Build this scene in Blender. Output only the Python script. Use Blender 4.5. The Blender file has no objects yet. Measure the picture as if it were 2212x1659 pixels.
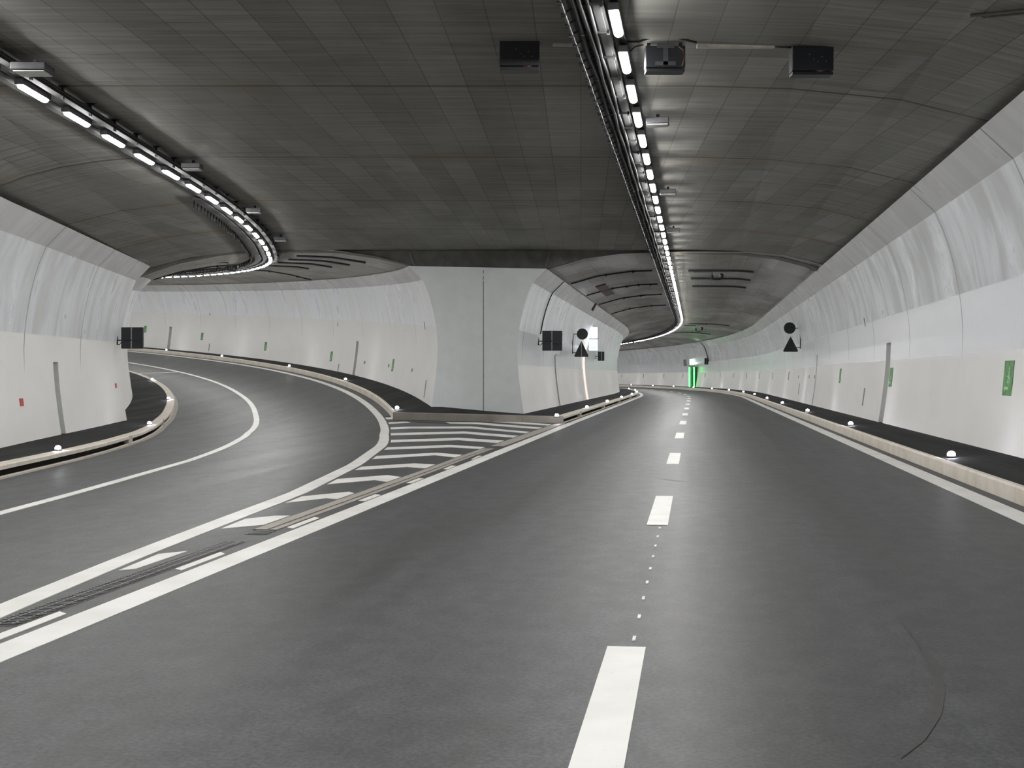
import bpy, bmesh, math, random
from math import sin, cos, pi, atan, atan2, sqrt
from mathutils import Vector, Matrix
random.seed(7)
scene = bpy.context.scene
COL = scene.collection

# ------------------------------------------------------------ camera
F, HC, HOR, CX = 2975.0, 1.42, 812.0, 1106.0      # focal length in px, eye height, horizon row, centre column
cam_d = bpy.data.cameras.new('camera')
cam_d.sensor_fit = 'HORIZONTAL'; cam_d.sensor_width = 36.0
cam_d.lens = F / 2212.0 * 36.0
cam_d.shift_y = -(829.5 - HOR) / 2212.0
cam_d.clip_end = 800
cam = bpy.data.objects.new('camera', cam_d); COL.objects.link(cam)
cam.location = (0, 0, HC); cam.rotation_euler = (pi / 2, 0, 0)
scene.camera = cam

# ------------------------------------------------------------ world, exposure
w = bpy.data.worlds.new('world'); scene.world = w; w.use_nodes = True
w.node_tree.nodes['Background'].inputs[0].default_value = (0.9, 0.95, 1, 1)
w.node_tree.nodes['Background'].inputs[1].default_value = 0.02
scene.view_settings.view_transform = 'Standard'
scene.view_settings.look = 'None'
scene.view_settings.exposure = 0.0
scene.view_settings.gamma = 1.0
scene.view_settings.use_curve_mapping = False
scene.cycles.use_denoising = True
scene.cycles.max_bounces = 6
scene.cycles.diffuse_bounces = 4
scene.cycles.glossy_bounces = 3
scene.cycles.adaptive_threshold = 0.025
scene.cycles.sample_clamp_indirect = 6.0
LAMP, KERB, EXITL, PANEL = 128.0, 110.0, 5.0, 4.0    # emission of the tunnel LEDs, kerb lights, exit frame, message sign

# ------------------------------------------------------------ paths
TH = atan(0.1327)
S1, RR = 90.0, 350.0
def PR(s, n):
    """main road: arc length s, offset n to its right -> x, y, heading"""
    if s <= S1:
        x, y, h = -0.357 + s * sin(TH), s * cos(TH), TH
    else:
        x0, y0 = -0.357 + S1 * sin(TH), S1 * cos(TH)
        h = TH - (s - S1) / RR
        cx, cy = x0 - RR * cos(TH), y0 + RR * sin(TH)
        x, y = cx + RR * cos(h), cy - RR * sin(h)
    return x + n * cos(h), y - n * sin(h), h
LX, LS, LR = -6.4, 26.5, 115.0
def PL(s, n):
    """ramp: straight, then bending away"""
    if s <= LS:
        return LX + n, s, 0.0
    a = (s - LS) / LR
    return LX - LR + (LR + n) * cos(a), LS + (LR + n) * sin(a), -a
def toL(x, y):
    if y <= LS: return y, x - LX
    dx, dy = x - (LX - LR), y - LS
    return LS + LR * atan2(dy, dx), sqrt(dx * dx + dy * dy) - LR
def interp(t, pts):
    if t <= pts[0][0]: return pts[0][1]
    for (a, u), (b, v) in zip(pts, pts[1:]):
        if t <= b: return u + (v - u) * (t - a) / (b - a)
    return pts[-1][1]
def zo(s):
    if s < 33: return 0.0
    if s < 47: return 0.052 * (s - 33) ** 2 / 28
    return 0.052 * (s - 40)
def kx(s): return interp(s, [(34, 0.04), (48, 0.088)])
def zL(s, n): return zo(s) + kx(s) * (max(n, -.8) - 3.5) + .03 * min(0, n + .8)
def nk(s): return interp(s, [(8, -.55), (22, -1.72), (26, -2.0), (32, -2.5), (38, -3.0), (44, -3.33), (50, -3.4)])   # face of the inner ramp kerb
def gut(y): return PR(y / cos(TH), 0)[0] + interp(y, [(8, -3.5), (24, -3.58), (41, -3.6)])
def ground(x, y):
    g = gut(y)
    if x >= g: return 0.0
    s, n = toL(x, y)
    if n <= 3.5: return zL(s, n)
    lo, hi = x, g
    xo = PL(s, 3.5)[0]
    if g - xo < 0.05: return 0.0
    t = min(1, max(0, (x - xo) / (g - xo)))
    return zo(s) * (1 - t)
def px_ground(px, py):
    z = 0.0
    for _ in range(25):
        y = (HC - z) * F / (py - HOR); x = (px - CX) * y / F
        z = 0.5 * z + 0.5 * ground(x, y)
    return x, y, z
def solve(path, n, px, a, b):
    """arc length at which a path offset is seen in column px"""
    r = (px - CX) / F; best = None
    k = 600
    for i in range(k + 1):
        s = a + (b - a) * i / k
        x, y, h = path(s, n)
        e = abs(x / y - r)
        if best is None or e < best[0]: best = (e, s)
    return best[1]

# ------------------------------------------------------------ mesh helpers
def tag(o, label=None, cat=None, group=None, kind=None):
    if label: o['label'] = label
    if cat: o['category'] = cat
    if group: o['group'] = group
    if kind: o['kind'] = kind
    return o
def link(name, me, mat=None, parent=None):
    o = bpy.data.objects.new(name, me); COL.objects.link(o)
    if mat is not None:
        for m in (mat if isinstance(mat, (list, tuple)) else [mat]): me.materials.append(m)
    if parent: o.parent = parent
    return o
def build(name, V, Fc, mat=None, parent=None, uv=None, smooth=False, mi=None):
    me = bpy.data.meshes.new(name); me.from_pydata([tuple(v) for v in V], [], Fc)
    if uv:
        l = me.uv_layers.new(name='UVMap')
        for p in me.polygons:
            for li in p.loop_indices: l.data[li].uv = uv[me.loops[li].vertex_index]
    if smooth: me.polygons.foreach_set('use_smooth', [True] * len(me.polygons))
    me.update()
    o = link(name, me, mat, parent)
    if mi: me.polygons.foreach_set('material_index', mi)
    return o
def empty(name, loc, rz=0.0):
    o = bpy.data.objects.new(name, None); COL.objects.link(o)
    o.location = loc; o.rotation_euler = (0, 0, rz); o.empty_display_size = 0.1
    return o
class MB:
    """collects shapes of one part"""
    def __init__(s): s.V, s.F = [], []
    def box(s, c, d, M=None, bev=0.0):
        x, y, z = [k / 2 for k in d]
        vs = []
        if bev <= 0:
            vs = [(a * x, b * y, e * z) for a in (-1, 1) for b in (-1, 1) for e in (-1, 1)]
            fs = [(0, 1, 3, 2), (4, 6, 7, 5), (0, 4, 5, 1), (2, 3, 7, 6), (0, 2, 6, 4), (1, 5, 7, 3)]
        else:
            bm = bmesh.new(); bmesh.ops.create_cube(bm, size=1.0)
            for v in bm.verts: v.co = Vector((v.co.x * d[0], v.co.y * d[1], v.co.z * d[2]))
            bmesh.ops.bevel(bm, geom=bm.edges[:], offset=bev, segments=2, affect='EDGES', profile=0.5)
            bm.verts.index_update()
            vs = [tuple(v.co) for v in bm.verts]; fs = [tuple(v.index for v in f.verts) for f in bm.faces]; bm.free()
        b0 = len(s.V)
        for v in vs:
            p = Vector(v)
            if M is not None: p = M @ p
            s.V.append((p.x + c[0], p.y + c[1], p.z + c[2]))
        s.F += [tuple(i + b0 for i in f) for f in fs]
        return s
    def prism(s, pts, d0, d1, axis='Z'):
        """outline pts (a,b) pulled along an axis"""
        n, b0 = len(pts), len(s.V)
        def P(a, b, t): return {'Z': (a, b, t), 'Y': (a, t, b), 'X': (t, a, b)}[axis]
        s.V += [P(a, b, d0) for a, b in pts] + [P(a, b, d1) for a, b in pts]
        s.F += [tuple(b0 + i for i in range(n)), tuple(b0 + n + i for i in reversed(range(n)))]
        s.F += [(b0 + i, b0 + n + i, b0 + n + (i + 1) % n, b0 + (i + 1) % n) for i in range(n)]
        return s
    def tube(s, pts, r, k=8):
        pts = [Vector(p) for p in pts]; b0 = len(s.V)
        for i, p in enumerate(pts):
            t = (pts[min(i + 1, len(pts) - 1)] - pts[max(i - 1, 0)]).normalized()
            a = t.cross(Vector((0, 0, 1)))
            if a.length < 1e-3: a = t.cross(Vector((1, 0, 0)))
            a.normalize(); b = t.cross(a)
            for j in range(k):
                q = p + r * (cos(2 * pi * j / k) * a + sin(2 * pi * j / k) * b); s.V.append(tuple(q))
        for i in range(len(pts) - 1):
            for j in range(k):
                s.F.append((b0 + i * k + j, b0 + i * k + (j + 1) % k, b0 + (i + 1) * k + (j + 1) % k, b0 + (i + 1) * k + j))
        e = b0 + (len(pts) - 1) * k
        s.F += [tuple(b0 + j for j in reversed(range(k))), tuple(e + j for j in range(k))]
        return s
    def lathe(s, prof, c=(0, 0, 0), k=16):
        b0 = len(s.V)
        for r, z in prof:
            for j in range(k): s.V.append((c[0] + r * cos(2 * pi * j / k), c[1] + r * sin(2 * pi * j / k), c[2] + z))
        for i in range(len(prof) - 1):
            for j in range(k):
                s.F.append((b0 + i * k + j, b0 + i * k + (j + 1) % k, b0 + (i + 1) * k + (j + 1) % k, b0 + (i + 1) * k + j))
        e = b0 + (len(prof) - 1) * k
        s.F += [tuple(b0 + j for j in reversed(range(k))), tuple(e + j for j in range(k))]
        return s
    def build(s, name, mat, parent=None, smooth=False): return build(name, s.V, s.F, mat, parent, smooth=smooth)
def stations(a, b, d, extra=()):
    n = max(1, int(round((b - a) / d)))
    t = [a + (b - a) * i / n for i in range(n + 1)]
    for e in extra:
        if a < e < b: t = [q for q in t if abs(q - e) > 0.12 or q in (a, b)] + [e]
    return sorted(set(t))
def sweep(name, path, st, prof, mat, parent=None, smooth=False, uvf=None, skip=None, close=False):
    """prof(s) -> list of (n, z[, v]); one quad strip along the path"""
    V, UV, Fc = [], [], []
    m = None
    for s in st:
        P = prof(s); m = len(P); acc = 0.0
        for j, p in enumerate(P):
            x, y, h = path(s, p[0]); V.append((x, y, p[1]))
            if j: acc += sqrt((P[j][0] - P[j - 1][0]) ** 2 + (P[j][1] - P[j - 1][1]) ** 2)
            UV.append(uvf(s, p) if uvf else (s, acc))
    for i in range(len(st) - 1):
        for j in range(m if close else m - 1):
            if skip and skip(0.5 * (st[i] + st[i + 1]), j): continue
            k = (j + 1) % m
            Fc.append((i * m + j, (i + 1) * m + j, (i + 1) * m + k, i * m + k))
    if close:
        Fc.append(tuple(range(m))); Fc.append(tuple((len(st) - 1) * m + j for j in reversed(range(m))))
    return build(name, V, Fc, mat, parent, UV, smooth)

# ------------------------------------------------------------ materials
class NT:
    def __init__(s, name):
        s.m = bpy.data.materials.new(name); s.m.use_nodes = True
        s.t = s.m.node_tree; s.b = s.t.nodes['Principled BSDF']
    def n(s, typ, **kw):
        q = s.t.nodes.new(typ)
        for k, v in kw.items(): setattr(q, k, v)
        return q
    def put(s, inp, v):
        if isinstance(v, bpy.types.NodeSocket): s.t.links.new(v, inp)
        else: inp.default_value = v
    def math(s, op, a, b=0.0, c=None, clamp=False):
        q = s.n('ShaderNodeMath', operation=op, use_clamp=clamp)
        s.put(q.inputs[0], a); s.put(q.inputs[1], b)
        if c is not None: s.put(q.inputs[2], c)
        return q.outputs[0]
    def ramp(s, v, lo, hi, a=0.0, b=1.0):
        q = s.n('ShaderNodeMapRange', interpolation_type='SMOOTHSTEP')
        for i, k in zip(range(5), (v, lo, hi, a, b)): s.put(q.inputs[i], k)
        return q.outputs[0]
    def mix(s, f, a, b, mode='MIX'):
        q = s.n('ShaderNodeMix', data_type='RGBA', blend_type=mode)
        s.put(q.inputs[0], f); s.put(q.inputs[6], a); s.put(q.inputs[7], b)
        return q.outputs[2]
    def noise(s, vec, scale, detail=4, rough=0.55, dist=0.0):
        q = s.n('ShaderNodeTexNoise'); s.put(q.inputs['Vector'], vec)
        q.inputs['Scale'].default_value = scale; q.inputs['Detail'].default_value = detail
        q.inputs['Roughness'].default_value = rough; q.inputs['Distortion'].default_value = dist
        return q.outputs[0]
    def map(s, vec, sc=(1, 1, 1), rot=(0, 0, 0), loc=(0, 0, 0)):
        q = s.n('ShaderNodeMapping'); s.put(q.inputs[0], vec)
        q.inputs[1].default_value = loc; q.inputs[2].default_value = rot; q.inputs[3].default_value = sc
        return q.outputs[0]
    def uv(s): return s.n('ShaderNodeTexCoord').outputs['UV']
    def obj(s): return s.n('ShaderNodeTexCoord').outputs['Object']
    def sep(s, v):
        q = s.n('ShaderNodeSeparateXYZ'); s.put(q.inputs[0], v); return q.outputs
    def bump(s, h, st=0.3, d=0.02):
        q = s.n('ShaderNodeBump'); q.inputs['Strength'].default_value = st; q.inputs['Distance'].default_value = d
        s.put(q.inputs['Height'], h); s.t.links.new(q.outputs[0], s.b.inputs['Normal'])
    def out(s, col=None, rough=None, spec=None, metal=None):
        if col is not None: s.put(s.b.inputs['Base Color'], col)
        if rough is not None: s.put(s.b.inputs['Roughness'], rough)
        if spec is not None: s.put(s.b.inputs['Specular IOR Level'], spec)
        if metal is not None: s.put(s.b.inputs['Metallic'], metal)
        return s.m
def g(v, r=1.0, b=1.0): return (v * r, v, v * b, 1)
def simple(name, col, rough=0.5, metal=0.0, var=0.15, scale=8.0):
    t = NT(name); n = t.noise(t.obj(), scale, 4)
    f = t.ramp(n, 0.3, 0.7)
    c = t.mix(f, tuple(k * (1 - var) for k in col[:3]) + (1,), tuple(min(1, k * (1 + var)) for k in col[:3]) + (1,))
    return t.out(c, rough, metal=metal)
def emit(name, col, st):
    t = NT(name); t.out((0.8, 0.8, 0.8, 1), 0.4)
    t.b.inputs['Emission Color'].default_value = col; t.b.inputs['Emission Strength'].default_value = st
    return t.m

def asphalt(name, base, streak=1.0, rl=0.5, rh=0.6, coat=0.0, spec=0.5):
    t = NT(name); o = t.obj()
    r1 = t.map(o, rot=(0, 0, 0.13))
    fine = t.noise(r1, 42, 4, 0.75)
    grain = t.noise(t.map(r1, (1.0, 0.6, 1)), 5, 5, 0.7)
    big = t.noise(t.map(r1, (1.5, 0.035, 1)), 1.0, 5, 0.55, 0.25)     # wheel tracks along the road
    cross = t.noise(t.map(r1, (0.5, 0.35, 1)), 1.0, 5, 0.6, 1.2)      # worn, lighter patches
    c = t.mix(t.ramp(big, 0.3, 0.7), g(base * 0.8, 0.98, 1.0), g(base * 1.2, 0.96, 1.04))
    c = t.mix(t.math('MULTIPLY', t.ramp(cross, 0.5, 0.75), 0.3 * streak), c, g(base * 1.6))
    c = t.mix(t.ramp(fine, 0.3, 0.72), t.mix(1.0, c, g(0.6), 'MULTIPLY'), t.mix(1.0, c, g(1.6), 'MULTIPLY'))
    c = t.mix(t.ramp(grain, 0.35, 0.68), t.mix(1.0, c, g(0.8), 'MULTIPLY'), t.mix(1.0, c, g(1.22), 'MULTIPLY'))
    sp = t.n('ShaderNodeTexVoronoi'); sp.inputs['Scale'].default_value = 2.2; t.put(sp.inputs['Vector'], r1)
    c = t.mix(t.ramp(sp.outputs['Distance'], 0.012, 0.02, 1, 0), c, g(0.02))
    rgh = t.ramp(t.math('ADD', t.math('MULTIPLY', big, 0.75), t.math('MULTIPLY', cross, 0.25)), 0.38, 0.62, rl, rh)
    t.bump(fine, 0.16, 0.006)
    t.b.inputs['Coat Weight'].default_value = coat; t.b.inputs['Coat Roughness'].default_value = 0.10
    return t.out(c, rgh, spec)

def wall_mat(name, period, v_top=2.65, lo=0.52, hi=0.74, jn=0.85, band=1.0):
    """white tunnel lining: uv = (metres along, height above its foot)"""
    t = NT(name); uv = t.uv(); u, v = t.sep(uv)[:2]
    st = t.noise(t.map(uv, (0.7, 0.24, 1)), 1.5, 4, 0.55, 0.5)       # streaks running down
    bl = t.noise(t.map(uv, (0.35, 0.55, 1)), 1.2, 4, 0.55)
    low = t.mix(t.ramp(bl, 0.3, 0.7), (0.79, 0.78, 0.755, 1), (0.83, 0.82, 0.80, 1))
    low = t.mix(t.math('MULTIPLY', t.ramp(v, 1.35, 1.75), band), low, (0.77, 0.785, 0.81, 1))  # bluish LED reflection on the middle band, put into the colour
    up = t.mix(t.ramp(st, 0.36, 0.64), g(lo, 0.98, 1.01), g(hi, 0.97, 1.05))
    fu = t.math('FRACT', t.math('MULTIPLY', u, 1.0 / 1.05))
    pan = t.math('LESS_THAN', fu, 0.02)
    up = t.mix(t.math('MULTIPLY', pan, 0.3), up, g(lo * .7))
    isup = t.ramp(v, v_top - 0.02, v_top + 0.02)
    c = t.mix(isup, low, up)
    ch = t.ramp(v, 4.12, 4.16)
    c = t.mix(ch, c, t.mix(t.ramp(st, 0.3, 0.7), g(0.55), g(0.64)))
    fj = t.math('ABSOLUTE', t.math('SUBTRACT', t.math('FRACT', t.math('ADD', t.math('MULTIPLY', u, 1.0 / period), 0.5)), 0.5))
    j = t.math('LESS_THAN', fj, 0.034 / period)
    jc = t.mix(t.ramp(v, 1.3, 2.1), g(0.82), g(0.16))
    c = t.mix(t.math('MULTIPLY', j, jn), c, jc)
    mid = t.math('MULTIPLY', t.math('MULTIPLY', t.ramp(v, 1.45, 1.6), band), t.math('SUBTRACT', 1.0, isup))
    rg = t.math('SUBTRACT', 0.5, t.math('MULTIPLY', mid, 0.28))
    rg = t.math('SUBTRACT', rg, t.math('MULTIPLY', isup, t.ramp(st, 0.4, 0.7, 0.08, 0.26)))
    wav = t.noise(t.map(uv, (1.2, 0.5, 1)), 1.0, 2)
    t.bump(wav, 0.10, 0.05)
    return t.out(c, rg, 0.5)

def ceil_mat(name, base, per=6.15, off=43.5, gloss=0.5, tint=1.03):
    """board-marked concrete: uv = (metres along, metres across)"""
    t = NT(name); uv = t.uv(); u, v = t.sep(uv)[:2]
    br = t.n('ShaderNodeTexBrick'); t.put(br.inputs['Vector'], t.map(uv, rot=(0, 0, 0.0)))
    br.inputs['Scale'].default_value = 1.0; br.inputs['Brick Width'].default_value = 3.1; br.inputs['Row Height'].default_value = 0.52
    br.inputs['Mortar Size'].default_value = 0.008; br.inputs['Bias'].default_value = -0.35
    br.inputs['Color1'].default_value = g(base * 0.92, tint, 0.90); br.inputs['Color2'].default_value = g(base * 1.35, tint, 0.94)
    br.inputs['Mortar'].default_value = g(base * 0.55, tint, 0.9)
    wn = t.n('ShaderNodeTexWhiteNoise', noise_dimensions='3D')
    fl = t.n('ShaderNodeVectorMath', operation='FLOOR'); t.put(fl.inputs[0], t.map(uv, (1 / 2.05, 1 / 0.52, 1))); t.put(wn.inputs[0], fl.outputs[0])
    msk = t.ramp(t.noise(t.map(uv, (0.10, 0.40, 1), loc=(2, 4, 0)), 1.0, 2), 0.56, 0.68)
    lightp = t.math('MULTIPLY', t.ramp(wn.outputs[0], 0.6, 0.95), msk)
    cr = t.noise(t.map(uv, (7.0, 0.45, 1)), 1.0, 6, 0.6, 0.2)       # fine marks across
    c = t.mix(t.ramp(cr, 0.3, 0.72), t.mix(1.0, br.outputs[0], g(0.72), 'MULTIPLY'), t.mix(1.0, br.outputs[0], g(1.18), 'MULTIPLY'))
    c = t.mix(t.math('MULTIPLY', lightp, 0.6), c, g(base * 1.5, 1.02, 0.99))
    dk = t.noise(t.map(uv, (9.0, 0.9, 1), loc=(3, 7, 0)), 1.0, 4, 0.5, 0.3)
    c = t.mix(t.math('MULTIPLY', t.ramp(dk, 0.64, 0.72), 0.6), c, g(base * 0.35))
    sq = t.math('FRACT', t.math('MULTIPLY', u, 1 / 0.5))
    c = t.mix(t.math('MULTIPLY', t.math('LESS_THAN', sq, 0.03), 0.35), c, g(base * 0.5))
    fj = t.math('SUBTRACT', t.math('FRACT', t.math('ADD', t.math('MULTIPLY', t.math('SUBTRACT', u, off), 1.0 / per), 0.5)), 0.5)
    aj = t.math('ABSOLUTE', fj)
    wide = t.noise(t.map(uv, (0.25, 0.3, 1)), 1.0, 3)
    stain = t.math('MULTIPLY', t.ramp(aj, 0.0, 0.16, 1, 0), t.ramp(wide, 0.42, 0.66))
    c = t.mix(t.math('MULTIPLY', stain, 0.75), c, (base * 0.95, base * 0.72, base * 0.42, 1))
    c = t.mix(t.math('MULTIPLY', t.math('LESS_THAN', aj, 0.045 / per), 0.85), c, g(base * 0.16))
    bigv = t.noise(t.map(uv, (0.12, 0.4, 1), loc=(5, 1, 0)), 1.0, 4)
    rg = t.math('ADD', t.ramp(bigv, 0.35, 0.65, gloss - 0.12, gloss + 0.2), t.math('SUBTRACT', t.math('MULTIPLY', cr, 0.1), t.math('MULTIPLY', lightp, 0.07)))
    t.bump(cr, 0.15, 0.01)
    return t.out(c, rg, 0.5)

M = {}
M['road'] = asphalt('asphalt_road', 0.052, 0.45, 0.48, 0.54, 0.0, 0.4)
M['walk'] = asphalt('asphalt_walkway', 0.010, 0.2, 0.7, 0.85, 0, 0.15)
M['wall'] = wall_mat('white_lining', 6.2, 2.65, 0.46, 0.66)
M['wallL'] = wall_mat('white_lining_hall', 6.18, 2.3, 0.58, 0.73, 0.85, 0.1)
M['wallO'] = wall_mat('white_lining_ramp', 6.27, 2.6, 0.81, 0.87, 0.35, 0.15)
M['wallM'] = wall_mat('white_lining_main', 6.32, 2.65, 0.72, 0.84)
M['slab'] = ceil_mat('board_marked_slab', 0.185, gloss=0.6)
M['vault'] = ceil_mat('board_marked_vault', 0.25, 6.3, 44.5, 0.38)
M['vaultL'] = ceil_mat('board_marked_ramp_vault', 0.36, 6.3, 44.5, 0.5)
M['header'] = simple('raw_concrete_header', (0.11, 0.108, 0.098), 0.7, 0, 0.2, 3)
M['pillar'] = simple('grey_painted_pillar', (0.76, 0.79, 0.785), 0.6, 0, 0.03, 2)
M['slotshade'] = simple('drain_slot_shade', (0.02, 0.018, 0.014), 0.8)  # near-black stands in for the shade inside the kerb slots
M['seam'] = simple('dark_seam', (0.2, 0.2, 0.2), 0.7)
def kerbmat(name, base):
    t = NT(name); o = t.obj(); uv = t.uv()
    n = t.noise(o, 2.2, 5); n2 = t.noise(o, 30, 3)
    c = t.mix(t.ramp(n, 0.3, 0.7), (base * 0.95, base * 0.85, base * 0.71, 1), (base * 1.12, base * 1.04, base * 0.93, 1))
    c = t.mix(t.math('MULTIPLY', t.ramp(n2, 0.4, 0.7), 0.2), c, g(base * 0.6, 1.05, 0.9))
    fj = t.math('FRACT', t.math('MULTIPLY', t.sep(uv)[0], 0.5))
    c = t.mix(t.math('MULTIPLY', t.math('LESS_THAN', fj, 0.008), 0.35), c, g(base * 0.3))
    return t.out(c, 0.62)
M['kerb'] = kerbmat('granite_kerb', 0.64)
M['nose'] = kerbmat('stained_nose_kerb', 0.26)
M['channel'] = kerbmat('drain_concrete', 0.36)
def paintmat():
    t = NT('road_paint'); o = t.obj()
    n = t.noise(t.map(o, (1, 3, 1)), 22, 4, 0.6); n2 = t.noise(o, 1.5, 3)
    c = t.mix(t.ramp(n2, 0.3, 0.7), (0.74, 0.73, 0.69, 1), (0.84, 0.83, 0.80, 1))
    c = t.mix(t.math('MULTIPLY', t.ramp(n, 0.66, 0.72), 0.6), c, g(0.45))
    return t.out(c, 0.5)
M['paint'] = paintmat()
M['iron'] = simple('cast_iron', (0.06, 0.055, 0.05), 0.5, 0.6)
M['black'] = simple('black_enamel', (0.006, 0.007, 0.01), 0.45)
M['dark'] = simple('dark_grey_metal', (0.022, 0.024, 0.029), 0.45, 0.3)
M['steel'] = simple('galvanised_steel', (0.30, 0.30, 0.29), 0.45, 0.7)
M['tray'] = simple('weathered_tray_steel', (0.03, 0.03, 0.03), 0.7, 0.2)
M['traylt'] = simple('light_tray_cover', (0.06, 0.06, 0.062), 0.7, 0.1)
M['cable'] = simple('black_cable', (0.014, 0.014, 0.016), 0.75)
M['cablebr'] = simple('brown_cable', (0.10, 0.035, 0.02), 0.5)
M['trunk'] = simple('cream_trunking', (0.40, 0.38, 0.33), 0.5)
M['white'] = simple('white_sheet', (0.62, 0.62, 0.6), 0.4)
M['green'] = simple('green_sign_face', (0.07, 0.26, 0.06), 0.5, 0, 0.35, 6)
M['greenlt'] = simple('pale_green_symbol', (0.42, 0.62, 0.40), 0.5)
M['greendk'] = simple('green_lit_cladding', (0.005, 0.10, 0.03), 0.4)  # green exit light on the niche interior, put into the colour
M['red'] = simple('red_sign_face', (0.45, 0.04, 0.04), 0.5)
M['rust'] = simple('rust_brown_plate', (0.045, 0.025, 0.018), 0.6)
M['plate'] = simple('grey_plate', (0.27, 0.27, 0.30), 0.5)
M['slot'] = simple('dark_slot', (0.24, 0.24, 0.22), 0.6)
M['niche'] = simple('grey_niche_door', (0.34, 0.37, 0.39), 0.5, 0, 0.06)
M['nichew'] = simple('white_niche_reveal', (0.66, 0.66, 0.64), 0.5, 0, 0.03)
M['lip'] = simple('lamp_housing_grey', (0.08, 0.08, 0.085), 0.45, 0.4)
M['tread'] = simple('tyre_mark', (0.047, 0.046, 0.045), 0.52)
M['patch'] = simple('dark_manhole_cover', (0.045, 0.042, 0.04), 0.6)
M['led'] = emit('led_diffuser', (1.0, 0.99, 0.97, 1), LAMP)
M['kled'] = emit('kerb_led', (0.93, 0.92, 1.0, 1), KERB)
M['gled'] = emit('green_exit_tube', (0.05, 1.0, 0.12, 1), EXITL)
M['panel'] = emit('lit_message_panel', (0.80, 0.92, 1.0, 1), PANEL)
M['panelg'] = emit('lit_white_green_panel', (0.72, 1.0, 0.86, 1), PANEL)
M['cyan'] = emit('cyan_bar', (0.30, 0.85, 0.95, 1), 1.0)
M['peach'] = emit('peach_light_strip', (1.0, 0.74, 0.64, 1), 0.75)

# ------------------------------------------------------------ setting: floor
V, Fc = [], []
xs = [-14 + 0.3 * i for i in range(92)]
ys = [-30 + 1.0 * i for i in range(38)] + [8 + 0.5 * i for i in range(73)]
ys = sorted(set(ys))
for y in ys:
    for x in xs: V.append((x, y, ground(x, y)))
nx = len(xs)
for i in range(len(ys) - 1):
    for j in range(nx - 1): Fc.append((i * nx + j, i * nx + j + 1, (i + 1) * nx + j + 1, (i + 1) * nx + j))
tag(build('floor', V, Fc, M['road'], smooth=True), kind='structure')
tag(sweep('floor_main_tunnel', PR, stations(43.6, 270, 3), lambda s: [(-5.2, -.004), (0, -.004), (5.4, -.004)], M['road'], smooth=True), kind='structure')
tag(sweep('floor_ramp', PL, stations(42.3, 175, 1.5), lambda s: [(-6.2, zL(s, -6.2) - .004), (-.8, zL(s, -.8) - .004), (5.4, zL(s, 5.4) - .004)], M['road'], smooth=True), kind='structure')

# ------------------------------------------------------------ setting: walls
# wall section: (offset outward from the foot, height above the foot)
SEC = [(0.0, 0.0), (0.05, 0.3), (0.09, 0.6), (0.15, 1.05), (0.19, 1.5), (0.205, 1.95), (0.19, 2.3), (0.15, 2.65), (0.07, 3.1), (-0.03, 3.5), (-0.15, 3.85), (-0.28, 4.15), (-0.72, 4.58)]
def sec_with(zs):
    P = list(SEC)
    for z in zs:
        if all(abs(z - q[1]) > 0.03 for q in P):
            for k in range(len(P) - 1):
                if P[k][1] < z < P[k + 1][1]:
                    t = (z - P[k][1]) / (P[k + 1][1] - P[k][1])
                    P.insert(k + 1, (P[k][0] + t * (P[k + 1][0] - P[k][0]), z)); break
    return P
def off_at(z):
    for (a, u), (b, v) in zip(SEC, SEC[1:]):
        if u <= z <= v: return a + (b - a) * (z - u) / (v - u)
    return SEC[0][0] if z < 0 else SEC[-1][0]
WALLS = {}
DOORN = [0]
def wall(name, path, a, b, d, foot_n, side, foot_z, mat, niches=(), hk=1.0, uvo=0.0):
    """side +1: wall on the path's right. niches: (s0, s1, height, depth, leaf material)"""
    P = sec_with([q[2] for q in niches])
    st = stations(a, b, d, [e for q in niches for e in (q[0], q[1])])
    def prof(s): return [(foot_n + side * o, foot_z(s) + z * hk, z) for o, z in P]
    def skip(s, j):
        return any(q[0] < s < q[1] and P[j + 1][1] <= q[2] + 0.031 for q in niches)
    o = tag(sweep(name, path, st, prof, mat, smooth=True, uvf=lambda s, p: (s - uvo, p[2]), skip=skip), kind='structure')
    o.data.set_sharp_from_angle(angle=math.radians(16))
    WALLS[name] = (path, foot_n, side, foot_z, hk)
    for q in niches:
        DOORN[0] += 1
        top = max(p[1] for p in P if p[1] <= q[2] + 0.031)
        fr = [p for p in P if p[1] <= top + 1e-6]
        mb = MB()
        mid = 0.5 * (q[0] + q[1])
        def pt(s, o, z): x, y, h = path(s, foot_n + side * o); return (x, y, foot_z(s) + z * hk)
        root = empty('door_%d' % DOORN[0], pt(mid, 0, 0)); tag(root, kind='structure')
        Vb, Fb = [], []
        for s in (q[0], q[1]):                       # reveals of the niche
            b0 = len(Vb)
            for o_, z in fr: Vb += [pt(s, o_, z), pt(s, o_ + q[3], z)]
            for k in range(len(fr) - 1): Fb.append((b0 + 2 * k, b0 + 2 * k + 1, b0 + 2 * k + 3, b0 + 2 * k + 2))
        b0 = len(Vb); o_, z = fr[-1]
        Vb += [pt(q[0], o_, z), pt(q[1], o_, z), pt(q[1], o_ + q[3], z), pt(q[0], o_ + q[3], z)]; Fb.append((b0, b0 + 1, b0 + 2, b0 + 3))
        r = build('reveal', Vb, Fb, M['nichew']); r.parent = root; r.matrix_parent_inverse = Matrix.Translation(root.location).inverted()
        Vb, Fb = [], []
        for s in (q[0] - .01, q[1] + .01):
            for o_, z in fr: Vb.append(pt(s, o_ + q[3], z))
        m = len(fr)
        for k in range(m - 1): Fb.append((k, k + 1, m + k + 1, m + k))
        r = build('door_leaf', Vb, Fb, q[4]); r.parent = root; r.matrix_parent_inverse = Matrix.Translation(root.location).inverted()
    return o

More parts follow.
